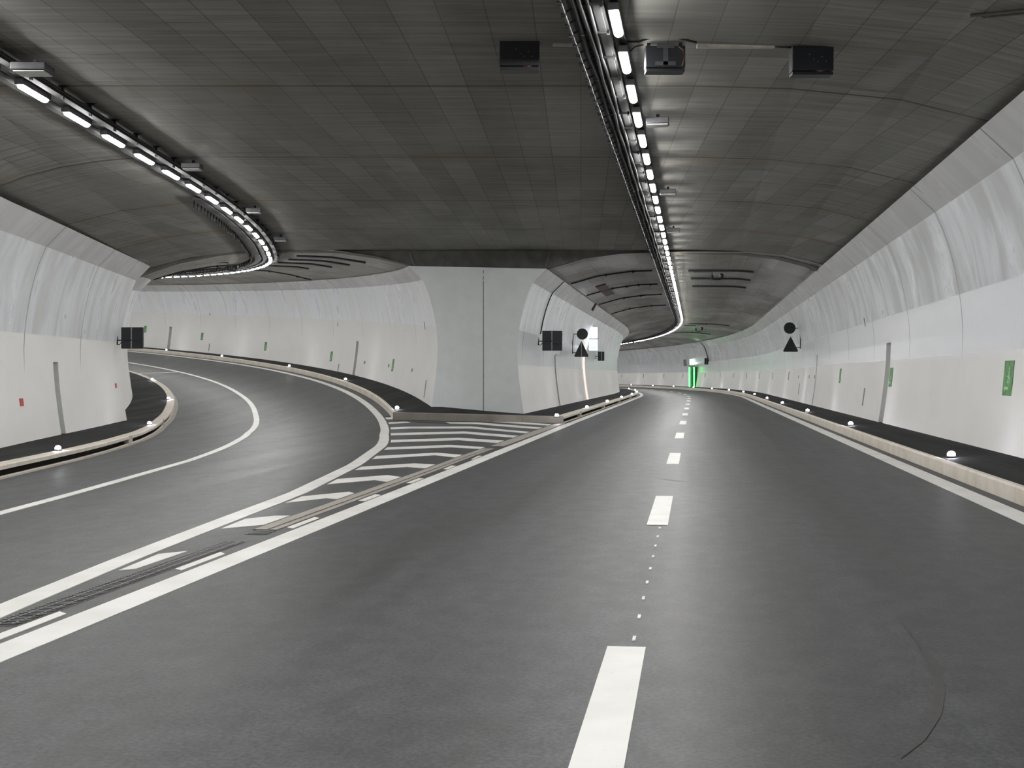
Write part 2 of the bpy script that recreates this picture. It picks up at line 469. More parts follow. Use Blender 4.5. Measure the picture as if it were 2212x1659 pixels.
RN, RLN, LON, LIN = 4.97, -5.0, 5.1, -5.0           # foot offsets
def z_right(s): return 0.25
def z_main_in(s): return 0.22
def z_out(s): return zL(s, 3.75) + 0.22
def z_in(s): return zL(s, -3.4) + 0.16
sR1 = solve(PR, 5.0, 1904, 34, 48); sR2 = solve(PR, 5.1, 1761, 50, 80)
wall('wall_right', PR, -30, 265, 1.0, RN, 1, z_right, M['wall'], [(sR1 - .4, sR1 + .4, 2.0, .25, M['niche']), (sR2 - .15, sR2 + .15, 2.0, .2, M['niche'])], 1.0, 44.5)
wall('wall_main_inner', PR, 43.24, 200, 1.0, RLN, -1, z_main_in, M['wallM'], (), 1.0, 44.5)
sL1 = solve(PL, 5.2, 768, 50, 75); sL2 = solve(PL, 5.2, 366, 80, 115)
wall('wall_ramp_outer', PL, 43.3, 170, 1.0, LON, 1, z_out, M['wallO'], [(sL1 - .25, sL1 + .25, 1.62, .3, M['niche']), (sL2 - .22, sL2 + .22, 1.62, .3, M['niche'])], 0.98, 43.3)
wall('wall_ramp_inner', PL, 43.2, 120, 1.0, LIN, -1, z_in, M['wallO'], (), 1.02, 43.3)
hw = atan(0.107)
def PW(s, n):
    """straight wall of the widening hall"""
    if s < 16: return -7.45 - 16 * sin(hw) + n, s * cos(hw), 0.0
    return -7.45 - s * sin(hw) + n * cos(hw), s * cos(hw) + n * sin(hw), -hw
sW1 = solve(PW, -0.1, 129, 28, 40)
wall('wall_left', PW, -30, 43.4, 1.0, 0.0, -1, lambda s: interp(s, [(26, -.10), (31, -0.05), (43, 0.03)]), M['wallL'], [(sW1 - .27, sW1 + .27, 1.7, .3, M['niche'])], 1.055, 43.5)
# closing return at the end of the hall wall
V = []; 
for o_, z in SEC:
    x, y, h = PW(43.4, -o_); V += [(x, y, 0.02 + z * 1.055), (x - 1.6, y + 0.1, 0.02 + z * 1.055)]
tag(build('wall_left_return', V, [(2 * k, 2 * k + 1, 2 * k + 3, 2 * k + 2) for k in range(len(SEC) - 1)], M['wallL'], uv=[(0.5, q[1]) for q in SEC for _ in (0, 1)]), kind='structure')
# dividing pillar
rows = [0.0] + [k * 0.2 for k in range(1, 23)] + [4.58]
V, Fc, UV = [], [], []
for z in rows:
    zz = z
    xl, yl, _ = PL(43.3, LON + off_at(z)); zl = z_out(43.3) + z * .98
    xr, yr, _ = PR(43.24, RLN - off_at(z)); zr = z_main_in(0) + z
    for k in range(5):
        t = k / 4; V.append((xl + (xr - xl) * t, yl + (yr - yl) * t, zl + (zr - zl) * t))
for i in range(len(rows) - 1):
    for k in range(4): Fc.append((i * 5 + k, i * 5 + k + 1, (i + 1) * 5 + k + 1, (i + 1) * 5 + k))
pil = tag(build('wall_center', V, Fc, M['pillar'], smooth=True), kind='structure')
mb = MB(); xs_ = (1044.5 - CX) * 43.9 / F
for k in range(len(rows) - 1):
    a, b = V[k * 5], V[k * 5 + 4]; t_ = (xs_ - a[0]) / (b[0] - a[0]); yy = a[1] + (b[1] - a[1]) * t_; z0_ = a[2] + (b[2] - a[2]) * t_; z1_ = V[k * 5 + 5][2] + (V[k * 5 + 9][2] - V[k * 5 + 5][2]) * t_
    mb.box((xs_, yy - .004, (z0_ + z1_) / 2), (.02, .014, z1_ - z0_))
tag(mb.build('trim_1', M['seam']), kind='structure')

# ------------------------------------------------------------ setting: ceilings
SLAB = 5.4
def slab_z(x, y):
    xr = PR((y + .6) / cos(TH), RN - .72)[0]; xl = PW(y, .72)[0]
    dr, dl = xr - x, x - xl
    zr = interp(dr, [(-.3, 4.86), (0.0, 4.94), (1.1, 5.21), (2.6, 5.36), (4.0, SLAB)])
    dl *= 1 + max(0, 26 - y) * .4
    zl = interp(dl, [(-.3, 4.80), (0.0, 4.86), (1.2, 5.16), (2.6, 5.34), (4.0, SLAB)])
    return min(zr, zl)
V, Fc, UV = [], [], []
ys = [-30 + i * 1.05 for i in range(71)]; ys[-1] = 43.5
NXC = 44
for y in ys:
    xr = PR((y + .6) / cos(TH), RN - .72)[0] + .25; xl = PW(y, .72)[0] - .25
    kn = [xl, xl + .25, xl + .8, xl + 1.45, xl + 2.1, xl + 2.85, xl + 4.25] + [xl + 4.25 + (xr - xl - 8.5) * q / 6 for q in range(1, 6)] + [xr - 4.25, xr - 2.85, xr - 2.1, xr - 1.35, xr - .8, xr - .25, xr]
    for x in kn: V.append((x, y, slab_z(x, y))); UV.append((y, x - 0.05 * y))
m = len(kn)
for i in range(len(ys) - 1):
    for j in range(m - 1): Fc.append((i * m + j, (i + 1) * m + j, (i + 1) * m + j + 1, i * m + j + 1))
for j in range(m - 1): pass
tag(build('ceiling', V, Fc, M['slab'], uv=UV, smooth=False), kind='structure')
def main_roof(s):
    a, b = z_main_in(s) + 4.58, z_right(s) + 4.58
    return [(RLN + .6, a - .02, 0), (RLN + .72, a + .05, 0), (RLN + 1.85, a + .36, 0), (RLN + 3.0, a + .51, 0), (0, 5.36, 0), (RN - 3.0, b + .5, 0), (RN - 1.85, b + .38, 0), (RN - .72, b + .09, 0), (RN - .6, b - .02, 0)]
tag(sweep('ceiling_main_tunnel', PR, stations(44.0, 262, 1.5), main_roof, M['vault'], smooth=False, uvf=lambda s, p: (s, p[0])), kind='structure')
def ramp_roof(s):
    a, b = z_in(s) + 4.58 * 1.02, z_out(s) + 4.58 * .98
    return [(LIN + .6, a - .02, 0), (LIN + .72, a + .05, 0), (LIN + 1.85, a + .42, 0), (LIN + 3.2, a + .68, 0), (0, 0.5 * (a + b) + .69, 0), (LON - 3.0, b + .46, 0), (LON - 1.85, b + .30, 0), (LON - .72, b + .05, 0), (LON - .6, b - .02, 0)]
tag(sweep('ceiling_ramp', PL, stations(43.3, 160, 1.5), ramp_roof, M['vaultL'], smooth=False, uvf=lambda s, p: (s, p[0])), kind='structure')
# raw concrete header over both mouths
def arch(x):
    best = None
    pr = [(PR(43.6, p[0])[0], p[1]) for p in main_roof(43.6)]
    pl = [(PL(43.3, p[0])[0], p[1]) for p in ramp_roof(43.3)]
    if x <= pl[-1][0]: return interp(x, pl)
    if x >= pr[0][0]: return interp(x, pr)
    return 4.84 + (x - pl[-1][0]) * 0.0
V, Fc = [], []
X0 = sorted(set([-13.5 + .25 * i for i in range(98)]))
for x in X0:
    z = min(arch(x), SLAB - .005)
    V += [(x, 43.5, SLAB + .01), (x, 43.92, SLAB + .01), (x, 43.92, z), (x, 47.0 if -2.9 < x < 1.0 else 44.6, z)]
for i in range(len(X0) - 1):
    for j in range(3): Fc.append((4 * i + j, 4 * i + j + 1, 4 * i + j + 5, 4 * i + j + 4))
tag(build('wall_header', V, Fc, M['header']), kind='structure')
mb = MB()
for x, dx in ((-3.1, -.16), (1.05, .16)):
    mb.tube([(x + dx * 1.0, 43.9, 5.36), (x, 43.9, 4.9)], 0.02, 6)
tag(mb.build('trim_2', M['seam']), kind='structure')

# ------------------------------------------------------------ setting: kerbs and walkways
def kerb(name, path, st, face_n, side, zb, h, mat=M['kerb'], w=.16):
    P = lambda s: [(face_n, zb(s) - .02), (face_n, zb(s) + h - .025), (face_n + side * .02, zb(s) + h), (face_n + side * w, zb(s) + h + .004)]
    return tag(sweep(name, path, st, P, mat), kind='structure')
def walk(name, path, st, n0, n1, zf0, zf1):
    return tag(sweep(name, path, st, lambda s: [(n0, zf0(s)), (n1, zf1(s))], M['walk']), kind='structure')
kerb('trim_3', PR, stations(-30, 265, 2), 3.9, 1, lambda s: 0, .2, w=.07)
walk('floor_walkway_right', PR, stations(-30, 265, 2), 3.965, 5.3, lambda s: .203, lambda s: .262)
tag(sweep('trim_11', PR, stations(-10, 200, 2), lambda s: [(4.22, .2062), (4.235, .2062)], M['channel']), kind='structure')
# slotted drainage kerbs (lip, slot with its shade in the colour, upper stone)
def slot_kerb(name, path, st, fn, side, zb):
    def P(s):
        f, z = fn(s), zb(s)
        return [(f, z - .02), (f, z + .022), (f + side * .05, z + .022), (f + side * .25, z + .0), (f + side * .25, z + .122), (f + side * .012, z + .122), (f, z + .128), (f, z + .19), (f + side * .02, z + .205), (f + side * .27, z + .205)]
    o = sweep(name, path, st, P, [M['kerb'], M['slotshade']])
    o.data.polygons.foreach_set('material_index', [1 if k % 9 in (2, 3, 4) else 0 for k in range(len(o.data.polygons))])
    return tag(o, kind='structure')
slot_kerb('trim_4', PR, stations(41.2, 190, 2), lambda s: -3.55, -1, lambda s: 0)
walk('floor_walkway_inner', PR, stations(43.4, 200, 2), -3.7, -5.2, lambda s: .203, lambda s: .225)
zk = lambda s: zL(s, nk(s))
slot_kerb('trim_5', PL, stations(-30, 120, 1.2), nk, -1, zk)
def wl_out(s): return (nk(s) - .15, zk(s) + .2)
def wl_in(s):
    if s < 43: 
        x, y, h = PW(s * 1.006, -.35); q, n = toL(x, y)
        return (n, interp(s, [(26, -.10), (31, -.05), (43, .03)]) + .01)
    return (-6.0, max(zk(s) + .165, .03))
tag(sweep('floor_walkway_left', PL, stations(-28, 120, 1.0), lambda s: [wl_out(s), wl_in(s)], M['walk']), kind='structure')
tag(sweep('trim_6', PL, stations(-30, 120, 1.2), lambda s: [(nk(s) + .14, zL(s, nk(s) + .14) + .004), (nk(s), zk(s) + .006)], M['channel']), kind='structure')
kerb('trim_7', PL, stations(40.75, 165, 1.2), 3.75, 1, lambda s: zL(s, 3.75), .21, w=.09)
walk('floor_walkway_ramp', PL, stations(43.3, 165, 1.2), 3.83, 5.4, lambda s: zL(s, 3.75) + .212, lambda s: zL(s, 3.75) + .225)
# nose of the island in front of the pillar
A = PL(40.75, 3.75); B = PR(41.2, -3.55)
za, zb_ = zL(40.75, 3.75), 0.0
V, Fc, UV = [], [], []
for k in range(13):
    t = k / 12; x, y = A[0] + (B[0] - A[0]) * t, A[1] + (B[1] - A[1]) * t
    zz = za + (zb_ - za) * t; hh = .21 + (.205 - .21) * t
    V += [(x, y, zz - .05), (x, y, zz + hh - .02), (x, y + .02, zz + hh), (x, y + .14, zz + hh)]
    UV += [(t * 5.3, q) for q in (0, .2, .22, .34)]
for k in range(12):
    for j in range(3): Fc.append((4 * k + j, 4 * k + 4 + j, 4 * k + 5 + j, 4 * k + 1 + j))
tag(build('trim_8', V, Fc, M['nose'], uv=UV), kind='structure')
def at3(p, z): return (p[0], p[1], z)
zr0 = zL(43.3, 3.75)
V = [(A[0], A[1] + .12, za + .206), (B[0], B[1] + .12, .2), at3(PL(43.3, 3.83), zr0 + .212), at3(PL(43.3, 5.4), zr0 + .225), at3(PR(43.4, -5.25), .225), at3(PR(43.4, -3.65), .203)]
V.append(((V[0][0] + V[1][0]) / 2, (V[0][1] + V[1][1]) / 2, (V[0][2] + V[1][2]) / 2))
tag(build('floor_island', V, [(0, 3, 2), (0, 6, 3), (6, 4, 3), (6, 1, 4), (1, 5, 4)], M['walk']), kind='structure')
mb = MB()
for s in [47.5 + 12.6 * k for k in range(7)]:                       # solid stones bridging the slot
    x, y, h = PR(s, -3.60); mb.box((x, y, .1), (.12, .5, .2), Matrix.Rotation(-h, 3, 'Z'))
tag(mb.build('trim_9', M['kerb']), kind='structure')
mb = MB()
for s in (33.5, 44.5):
    x, y, h = PL(s, nk(s) - .05); mb.box((x, y, zk(s) + .1), (.12, .5, .2), Matrix.Rotation(-h + .06, 3, 'Z'))
tag(mb.build('trim_10', M['kerb']), kind='structure')

# ------------------------------------------------------------ road markings
def ordn(k):
    ones = ['', 'first', 'second', 'third', 'fourth', 'fifth', 'sixth', 'seventh', 'eighth', 'ninth', 'tenth', 'eleventh', 'twelfth', 'thirteenth', 'fourteenth', 'fifteenth', 'sixteenth', 'seventeenth', 'eighteenth', 'nineteenth']
    if k < 20: return ones[k]
    t, o = divmod(k, 10)
    tens = ['', '', 'twent', 'thirt', 'fort', 'fift', 'sixt', 'sevent', 'eight', 'ninet']
    if k >= 100: return 'hundredth' if k == 100 else 'hundred-and-' + ordn(k - 100)
    return tens[t] + ('ieth' if o == 0 else 'y-' + ones[o])
def line(name, path, st, nf, w, zf, label, cat='road marking', up=.004, mat=None):
    o = sweep(name, path, st, lambda s: [(nf(s) - w / 2, zf(s, nf(s) - w / 2) - .004), (nf(s) - w / 2, zf(s, nf(s) - w / 2) + up), (nf(s) + w / 2, zf(s, nf(s) + w / 2) + up), (nf(s) + w / 2, zf(s, nf(s) + w / 2) - .004)], mat or M['paint'])
    return tag(o, label, cat)
flat = lambda s, n: 0.0
line('edge_line', PR, stations(-5, 240, 1.5), lambda s: 3.6, .27, flat, 'solid white edge line beside the pale kerb of the main road')
line('edge_line', PR, stations(-5, 180, 1.5), lambda s: interp(s, [(7, -3.17), (25, -3.24), (45, -3.32)]), .235, flat, 'solid white line between main road and drain channel, passing the pillar')
n_out = lambda s: interp(s, [(8, 3.28), (11, 3.42), (16.6, 3.8), (22, 3.9), (28, 3.75), (33, 3.5), (38, 3.42), (50, 3.35), (110, 3.3)])
n_inn = lambda s: interp(s, [(18, .7), (25, .55), (33, 0), (38, -.3), (48, -.5), (60, -.6)])
def zG(s, n):
    x, y, h = PL(s, n)
    return ground(x, y) if y < 43 else zL(s, n)
line('edge_line', PL, stations(7.7, 160, 1.0), n_out, .22, zG, 'white line curving along the outer side of the ramp road past the hatching', up=.007)
line('edge_line', PL, stations(-5, 120, 1.0), n_inn, .18, zL, 'white line curving along the inner side of the ramp road', up=.007)
PER, D0 = 9.13, 7.21 / cos(TH)
for k in range(16):
    e = D0 + PER * k; a = e - 3.2
    lab = 'white dash of the main road centre line, %s from the camera' % ordn(k + 1)
    line('lane_dash', PR, stations(a, e, 0.8), lambda s: 0, .2, flat, lab)['group'] = 'dashes of the main road centre line'
def xat(y, n): return PR((y + n * sin(TH)) / cos(TH), n)[0]
def poly(name, pts, label, group, mat=None, up=.005):
    P = [px_ground(*p) for p in pts]
    if name == 'chevron_stripe':                      # keep the paint off the outer line and the drain
        Q = []
        for x, y, z in P:
            x = min(x, xat(y, interp(y, [(8, -3.54), (12, -3.53), (20, -3.55), (24, -3.6), (41, -3.62)]) - .18))
            s2, n2 = toL(x, y); lim = n_out(s2) + .16
            if n2 < lim: x += lim - n2
            Q.append((x, y, ground(x, y)))
        P = Q
    if name == 'block_marking':
        P = [(min(max(x, xat(y, interp(y, [(8, -3.54), (12, -3.53), (20, -3.55), (24, -3.6)]) + .105)), xat(y, interp(y, [(7, -3.17), (25, -3.24)]) - .14)), y, z) for x, y, z in P]
    bm = bmesh.new()
    top = [bm.verts.new((x, y, z + up)) for x, y, z in P]; bot = [bm.verts.new((x, y, z - .01)) for x, y, z in P]
    n = len(P)
    bm.faces.new(top)
    for i in range(n): bm.faces.new((top[i], bot[i], bot[(i + 1) % n], top[(i + 1) % n]))
    bmesh.ops.triangulate(bm, faces=[f for f in bm.faces if len(f.verts) > 4])
    me = bpy.data.meshes.new(name); bm.to_mesh(me); bm.free()
    return tag(link(name, me, mat or M['paint']), label, 'road marking', group)
BARS = [
 [(-60, 1362), (0, 1334), (17, 1330), (32, 1329), (0, 1341.4), (-50, 1362)],
 [(342.8, 1197.6), (409.4, 1191), (313.9, 1229.4), (251.7, 1233.2)],
 [(525, 1121.5), (593, 1114.9), (632, 1114.6), (574.3, 1134.5), (472, 1142.6)],
 [(635.3, 1073), (753.7, 1062.9), (771.5, 1066), (733.7, 1078.9), (704.5, 1076.7), (604.6, 1086.9)],
 [(719.8, 1035.2), (836.7, 1026.9), (869.9, 1030.9), (841.3, 1041.4), (809, 1037.4), (695.3, 1046.6)],
 [(772, 1008.8), (895, 1001.4), (945.8, 1003.9), (925.8, 1012.2), (879.7, 1009.1), (756.7, 1015.9)],
 [(807.5, 985.4), (942.7, 978.4), (1005.8, 983), (991.9, 988.5), (939.7, 983.6), (796.7, 992.2)],
 [(828, 966.7), (972, 961.4), (1055.5, 966.1), (1048.8, 970), (972, 966.4), (823.5, 971.9)],
 [(838.2, 950.7), (990.4, 946), (1096.4, 952.2), (1088.7, 957.1), (990.4, 951), (834.5, 955.9)],
 [(840.4, 936), (1002.7, 932.2), (1127, 941.5), (1121, 945.5), (1002.7, 936.9), (840.4, 940.5)],
 [(838.8, 923.6), (883, 922), (1018, 921.5), (1153.3, 933.2), (1148.7, 936), (1021, 925.8), (883, 926), (841, 927.6)],
 [(832, 912.5), (870, 911), (880, 911.2), (887, 913.5), (870, 914.3), (836, 916)],
 [(962, 912), (1030, 912.6), (1177, 923.8), (1168, 927), (1030, 916.3), (972, 915)],
 [(821, 902.5), (880, 900.8), (960, 902.5), (1060, 907.5), (1196, 917), (1192, 919.5), (1060, 911), (960, 906.5), (880, 905), (826, 906.5)],
]
names = ['%s white bent stripe of the hatched gore, counted from the camera' % ordn(k).capitalize() for k in range(1, 12)]
names += ['short white stripe beside the dark cover plate, on the ramp side', 'white stripe running from the dark cover plate toward the main road', 'white stripe along the foot of the brown island kerb']
for P, lab in zip(BARS, names): poly('chevron_stripe', P, lab, 'bent stripes of the hatched gore')
BLK = [
 [(-20, 1372), (115.7, 1322), (143, 1327), (0, 1383), (-20, 1391)],
 [(464.3, 1193.3), (486, 1197.6), (392, 1232.9), (366, 1229.4)],
 [(669, 1117.6), (689.7, 1119.8), (632.9, 1142.2), (614.7, 1139.7)],
 [(806, 1068.4), (823.8, 1070), (789, 1082.9), (769, 1082)],
 [(901.2, 1033.1), (918, 1034.3), (895, 1044.4), (877.3, 1043.8)],
 [(975, 1006), (989.8, 1006.9), (973.5, 1014.3), (957.5, 1013.7)],
 [(1033.4, 984.8), (1045.7, 985.4), (1031.9, 992.8), (1018, 992.2)],
]
for k, P in enumerate(BLK): poly('block_marking', P, '%s short white block between drain and solid line, counted from the camera' % ordn(k + 1).capitalize(), 'short blocks beside the drain')
poly('cover_plate', [(885, 905.5), (942, 907.5), (966, 914.8), (900, 913.2)], 'dark grey cover plate let into the hatching before the pillar', None, M['patch'], .012)['category'] = 'cover plate'
# thin dotted guide along the centre line, joining the near dashes
for k in range(9):
    s = 7.5 + .68 * k; x, y, h = PR(s, .03)
    mb = MB(); mb.box((0, 0, .001), (.018, .12, .008)); o = mb.build('paint_fleck', M['paint']); o.location = (x, y, .002); o.rotation_euler = (0, 0, -h)
    tag(o, 'tiny white paint fleck in the gap after the first long dash', 'paint fleck', 'paint flecks between the first two dashes')
# tyre marks
def tyre(pts, w0, label):
    V, Fc = [], []
    P = [Vector(px_ground(*p)) for p in pts]; Q = []
    for i in range(len(P) - 1):
        for k in range(5): Q.append(P[i].lerp(P[i + 1], k / 5))
    Q.append(P[-1]); m = len(Q)
    for i, p in enumerate(Q):
        t = (Q[min(i + 1, m - 1)] - Q[max(i - 1, 0)]).normalized(); nn = Vector((t.y, -t.x, 0)) * w0 * .5 * sin(pi * (i + .4) / m)
        V += [tuple(p + nn + Vector((0, 0, .003))), tuple(p - nn + Vector((0, 0, .003)))]
    for i in range(m - 1): Fc.append((2 * i, 2 * i + 1, 2 * i + 3, 2 * i + 2))
    tag(build('tyre_mark', V, Fc, M['tread']), label, 'tyre mark')
tyre([(1948, 1345), (1990, 1392), (2018, 1440), (2030, 1490), (2022, 1545), (1990, 1600), (1945, 1640)], .05, 'faint curved tyre mark low on the outer main lane')
tyre([(1393, 1027), (1425, 1031), (1450, 1037), (1476, 1040)], .16, 'short dark tyre mark crossing the main centre line')
# cross markings in the ramp bay
for k, s in enumerate((78, 92)):
    V = []; 
    for n in (-.7, -2.0, -3.2):
        for d in (0, .35): x, y, h = PL(s + d, n); V.append((x, y, zL(s + d, n) + .012))
    tag(build('bay_line', V, [(0, 1, 3, 2), (2, 3, 5, 4)], M['paint']), ['white cross line beside the ramp inner line, nearer one', 'white cross line beside the ramp inner line, farther one'][k], 'road marking', 'cross lines of the ramp bay')

# ------------------------------------------------------------ drain channel and grate
ch = empty('drain_channel', PR(26, -3.62)[:2] + (0,)); tag(ch, 'pale concrete drain channel with centre slot running to the island kerb', 'drain channel')
def under(o, root):
    o.parent = root; o.matrix_parent_inverse = Matrix.Translation(root.location).inverted(); return o
gn = lambda s: interp(s, [(8, -3.54), (12, -3.53), (20, -3.55), (24, -3.6), (41, -3.62)])
def strip(name, a, b, d0, d1, mat, root, up=.008):
    o = sweep(name, PR, stations(a, b, 1), lambda s: [(gn(s) + d0, -.03), (gn(s) + d0, up), (gn(s) + d1, up), (gn(s) + d1, -.03)], mat)
    return under(o, root)
strip('concrete_edge', 12.3, 26.6, -.14, -.02, M['channel'], ch); strip('concrete_edge', 12.3, 26.6, .01, .075, M['channel'], ch)
strip('slot', 12.3, 26.6, -.02, .01, M['iron'], ch, .004); strip('concrete_apron', 27.4, 40.9, -.12, .15, M['channel'], ch)
gr = empty('drain_grate', PR(9, -3.58)[:2] + (0,)); tag(gr, 'dark iron drain grate between two white lines at the gore tip', 'drain grate')
strip('frame', 7.4, 11.5, -.10, .09, M['iron'], gr, .002)
mb = MB(); s = 7.45
while s < 11.45:
    x, y, h = PR(s, gn(s) - .01); mb.box((x, y, .003), (.17, .02, .008), Matrix.Rotation(-h, 3, 'Z')); s += .05
under(mb.build('grille', M['lip']), gr)
for d in (-.045, .035):
    strip('bearer', 7.45, 11.45, d - .008, d + .006, M['lip'], gr, .008)
g2 = empty('drain_grate', PR(12.05, -3.6)[:2] + (0,)); tag(g2, 'small square iron grate at the near end of the concrete channel', 'drain grate')
mb = MB()
for k in range(5):
    x, y, h = PR(12.0 + .05 * k, gn(12)); mb.box((x, y, .003), (.18, .022, .008), Matrix.Rotation(-h, 3, 'Z'))
under(mb.build('grille', M['lip']), g2); strip('frame', 11.95, 12.28, -.11, .08, M['iron'], g2, .003)

# ------------------------------------------------------------ tunnel lamps
def stadium(l, w, k=6):
    r = w / 2; P = []
    for i in range(k + 1): a = pi * i / k; P.append((r * cos(a), l / 2 - r + r * sin(a)))
    for i in range(k + 1): a = pi + pi * i / k; P.append((r * cos(a), -l / 2 + r + r * sin(a)))
    return P
def lamp_proto():
    root = empty('tunnel_lamp', (0, 0, 0))
    mb = MB(); mb.box((0, 0, .0445), (.122, 1.08, .081), bev=.008); mb.build('housing', M['lip'], root)
    mb = MB(); n_ = len(stadium(1, .1)); b0 = 0
    for l_, w_, z_ in ((1.0, .104, .006), (1.0, .102, -.004), (.985, .082, -.024), (.95, .045, -.034)): mb.V += [(x, y, z_) for x, y in stadium(l_, w_)]
    for q in range(3):
        for i in range(n_): mb.F.append((q * n_ + i, q * n_ + (i + 1) % n_, (q + 1) * n_ + (i + 1) % n_, (q + 1) * n_ + i))
    mb.F += [tuple(range(n_)), tuple(3 * n_ + i for i in reversed(range(n_)))]; mb.build('diffuser', M['led'], root)
    mb = MB()
    mb.box((0, 0, .092), (.05, .8, .012))
    mb.build('bracket', M['steel'], root)
    return root
LP = lamp_proto(); used = [False]
def dup(root):
    r = root.copy(); COL.objects.link(r)
    for c in root.children:
        d = c.copy(); COL.objects.link(d); d.parent = r
        for e in c.children:
            f = e.copy(); COL.objects.link(f); f.parent = d
    return r
def put_lamp(x, y, z, h, tilt, label, group):
    o = LP if not used[0] else dup(LP); used[0] = True
    o.location = (x, y, z); o.rotation_euler = (tilt, 0, -h); tag(o, label, 'lamp', group)
def lampzL(s): return max(5.2, zo(s) + 4.98) if s < 46 else zo(s) + 4.98
for k in range(-14, 122):
    s = 14.83 + 1.86 * k
    x, y, h = PR(s, -.48)
    if k < 0: lab, gp = 'LED lamp of the main tunnel row overhead behind the viewer', 'main tunnel lamps overhead and behind'
    else: lab, gp = 'lit LED lamp above the main road, %s of the row from the camera' % ordn(k + 1), 'LED lamps above the main road'
    put_lamp(x, y, 5.2, h, 0, lab, gp)
for k in range(-16, 60):
    s = 18.41 + 1.86 * k
    x, y, h = PL(s, 0.0); h2 = atan((lampzL(s + .5) - lampzL(s - .5)))
    if k < 0: lab, gp = 'LED lamp of the ramp row overhead behind the viewer', 'ramp lamps overhead and behind'
    else: lab, gp = 'lit LED lamp above the ramp road, %s of the row from the camera' % ordn(k + 1), 'LED lamps above the ramp road'
    put_lamp(x, y, lampzL(s), h, h2, lab, gp)

# ------------------------------------------------------------ cable trays
tr = empty('cable_tray', PR(16, -.8)[:2] + (5.2,)); tag(tr, 'long dark cable tray with cables and hooks beside the main road lamps', 'cable tray')
st = stations(-10, 205, 2)
zt = lambda s: 5.2
def traypart(name, path, st, P, mat, root, close=True): return under(sweep(name, path, st, P, mat, close=close), root)
traypart('channel', PR, st, lambda s: [(-.95, 5.34), (-.95, 5.24), (-.58, 5.24), (-.58, 5.34), (-.595, 5.34), (-.595, 5.255), (-.935, 5.255), (-.935, 5.34)], M['tray'], tr)
traypart('cover_strip', PR, st, lambda s: [(-.69, 5.222), (-.61, 5.222), (-.61, 5.238), (-.69, 5.238)], M['traylt'], tr)
traypart('lamp_rail', PR, st, lambda s: [(-.52, 5.31), (-.44, 5.31), (-.44, 5.345), (-.52, 5.345)], M['tray'], tr)
for a, r in ((-.88, .026), (-.80, .03), (-.735, .022)):
    mb = MB(); mb.tube([PR(s, a + .012 * sin(s * 1.7 + a * 40))[:2] + (5.212 + .006 * sin(s * 2.3 + a * 9),) for s in stations(-10, 205, 1.2)], r, 6); under(mb.build('cable', M['cable'] if r < .035 else M['tray'], None, True), tr)
mb = MB(); mb.tube([PR(s, -.99)[:2] + (5.19,) for s in stations(-10, 205, 2)], .016, 6); under(mb.build('conduit', M['lip'], None, True), tr)
hk = MB(); hk.tube([(-.11, 0, -.03), (-.1, 0, .0), (-.02, 0, .035), (.06, 0, .02), (.12, 0, .06), (.12, 0, .2)], .012, 6); hk.box((-.11, 0, -.025), (.05, .035, .04))
hook0 = None
for k in range(72):
    s = 12.5 + .455 * k; x, y, h = PR(s, -.89)
    if hook0 is None: hook0 = hk.build('hook', M['cable']); o = hook0
    else: o = hook0.copy(); COL.objects.link(o)
    o.parent = tr; o.location = Vector((x, y, 5.2)) - tr.location; o.rotation_euler = (0, 0, -h)
hg = MB(); hg.box((0, 0, .025), (.32, .03, .03)); hg.box((-.14, 0, .09), (.03, .03, .2)); hg.box((.14, 0, .09), (.03, .03, .2))
h0 = None
for k in range(80):
    s = 12.9 + 1.18 * k; x, y, h = PR(s, -.735)
    if h0 is None: h0 = hg.build('hanger', M['tray']); o = h0
    else: o = h0.copy(); COL.objects.link(o)
    o.parent = tr; o.location = Vector((x, y, 5.19)) - tr.location; o.rotation_euler = (0, 0, -h)
tl = empty('cable_tray', (-6.4, 18, 5.25)); tag(tl, 'curving twin-sided cable tray carrying the ramp road lamps', 'cable tray')
st = stations(-10, 105, 1.0)
for sd in (-1, 1):
    traypart('side_rail', PL, st, lambda s: [(sd * .14, lampzL(s) + .05), (sd * .25, lampzL(s) + .05), (sd * .25, lampzL(s) + .13), (sd * .14, lampzL(s) + .13)], M['tray'], tl)
    mb = MB(); mb.tube([PL(s, sd * .285)[:2] + (lampzL(s) + .085,) for s in stations(-10, 105, .9)], .014, 6); under(mb.build('cable', M['cable'], None, True), tl)
traypart('lamp_rail', PL, st, lambda s: [(-.06, lampzL(s) + .1), (.06, lampzL(s) + .1), (.06, lampzL(s) + .14), (-.06, lampzL(s) + .14)], M['traylt'], tl)
traypart('ladder', PL, stations(30, 105, 1), lambda s: [(-.52, lampzL(s) + .06), (-.32, lampzL(s) + .06), (-.32, lampzL(s) + .12), (-.52, lampzL(s) + .12)], M['tray'], tl)
tg = MB(); tg.box((0, 0, .11), (.035, .05, .2)); tg.box((0, 0, .205), (.2, .06, .012)); tg.box((0, 0, .185), (.1, .05, .02))
t0 = None
for k in range(40):
    s = 16.4 + 1.24 * k; x, y, h = PL(s, .24)
    if t0 is None: t0 = tg.build('hanger', M['tray']); o = t0
    else: o = t0.copy(); COL.objects.link(o)
    o.parent = tl; o.location = Vector((x, y, lampzL(s))) - tl.location; o.rotation_euler = (0, 0, -h)
tk = MB(); tk.box((0, 0, .12), (.03, .03, .28)); tk.box((0, 0, .26), (.12, .1, .012))
t0 = None
for k in range(78):
    s = 31 + (.45 * k if k < 30 else 13.5 + 1.0 * (k - 30)); x, y, h = PL(s, -.66)
    if t0 is None: t0 = tk.build('stud', M['cable']); o = t0
    else: o = t0.copy(); COL.objects.link(o)
    o.parent = tl; o.location = Vector((x, y, lampzL(s) + .02)) - tl.location
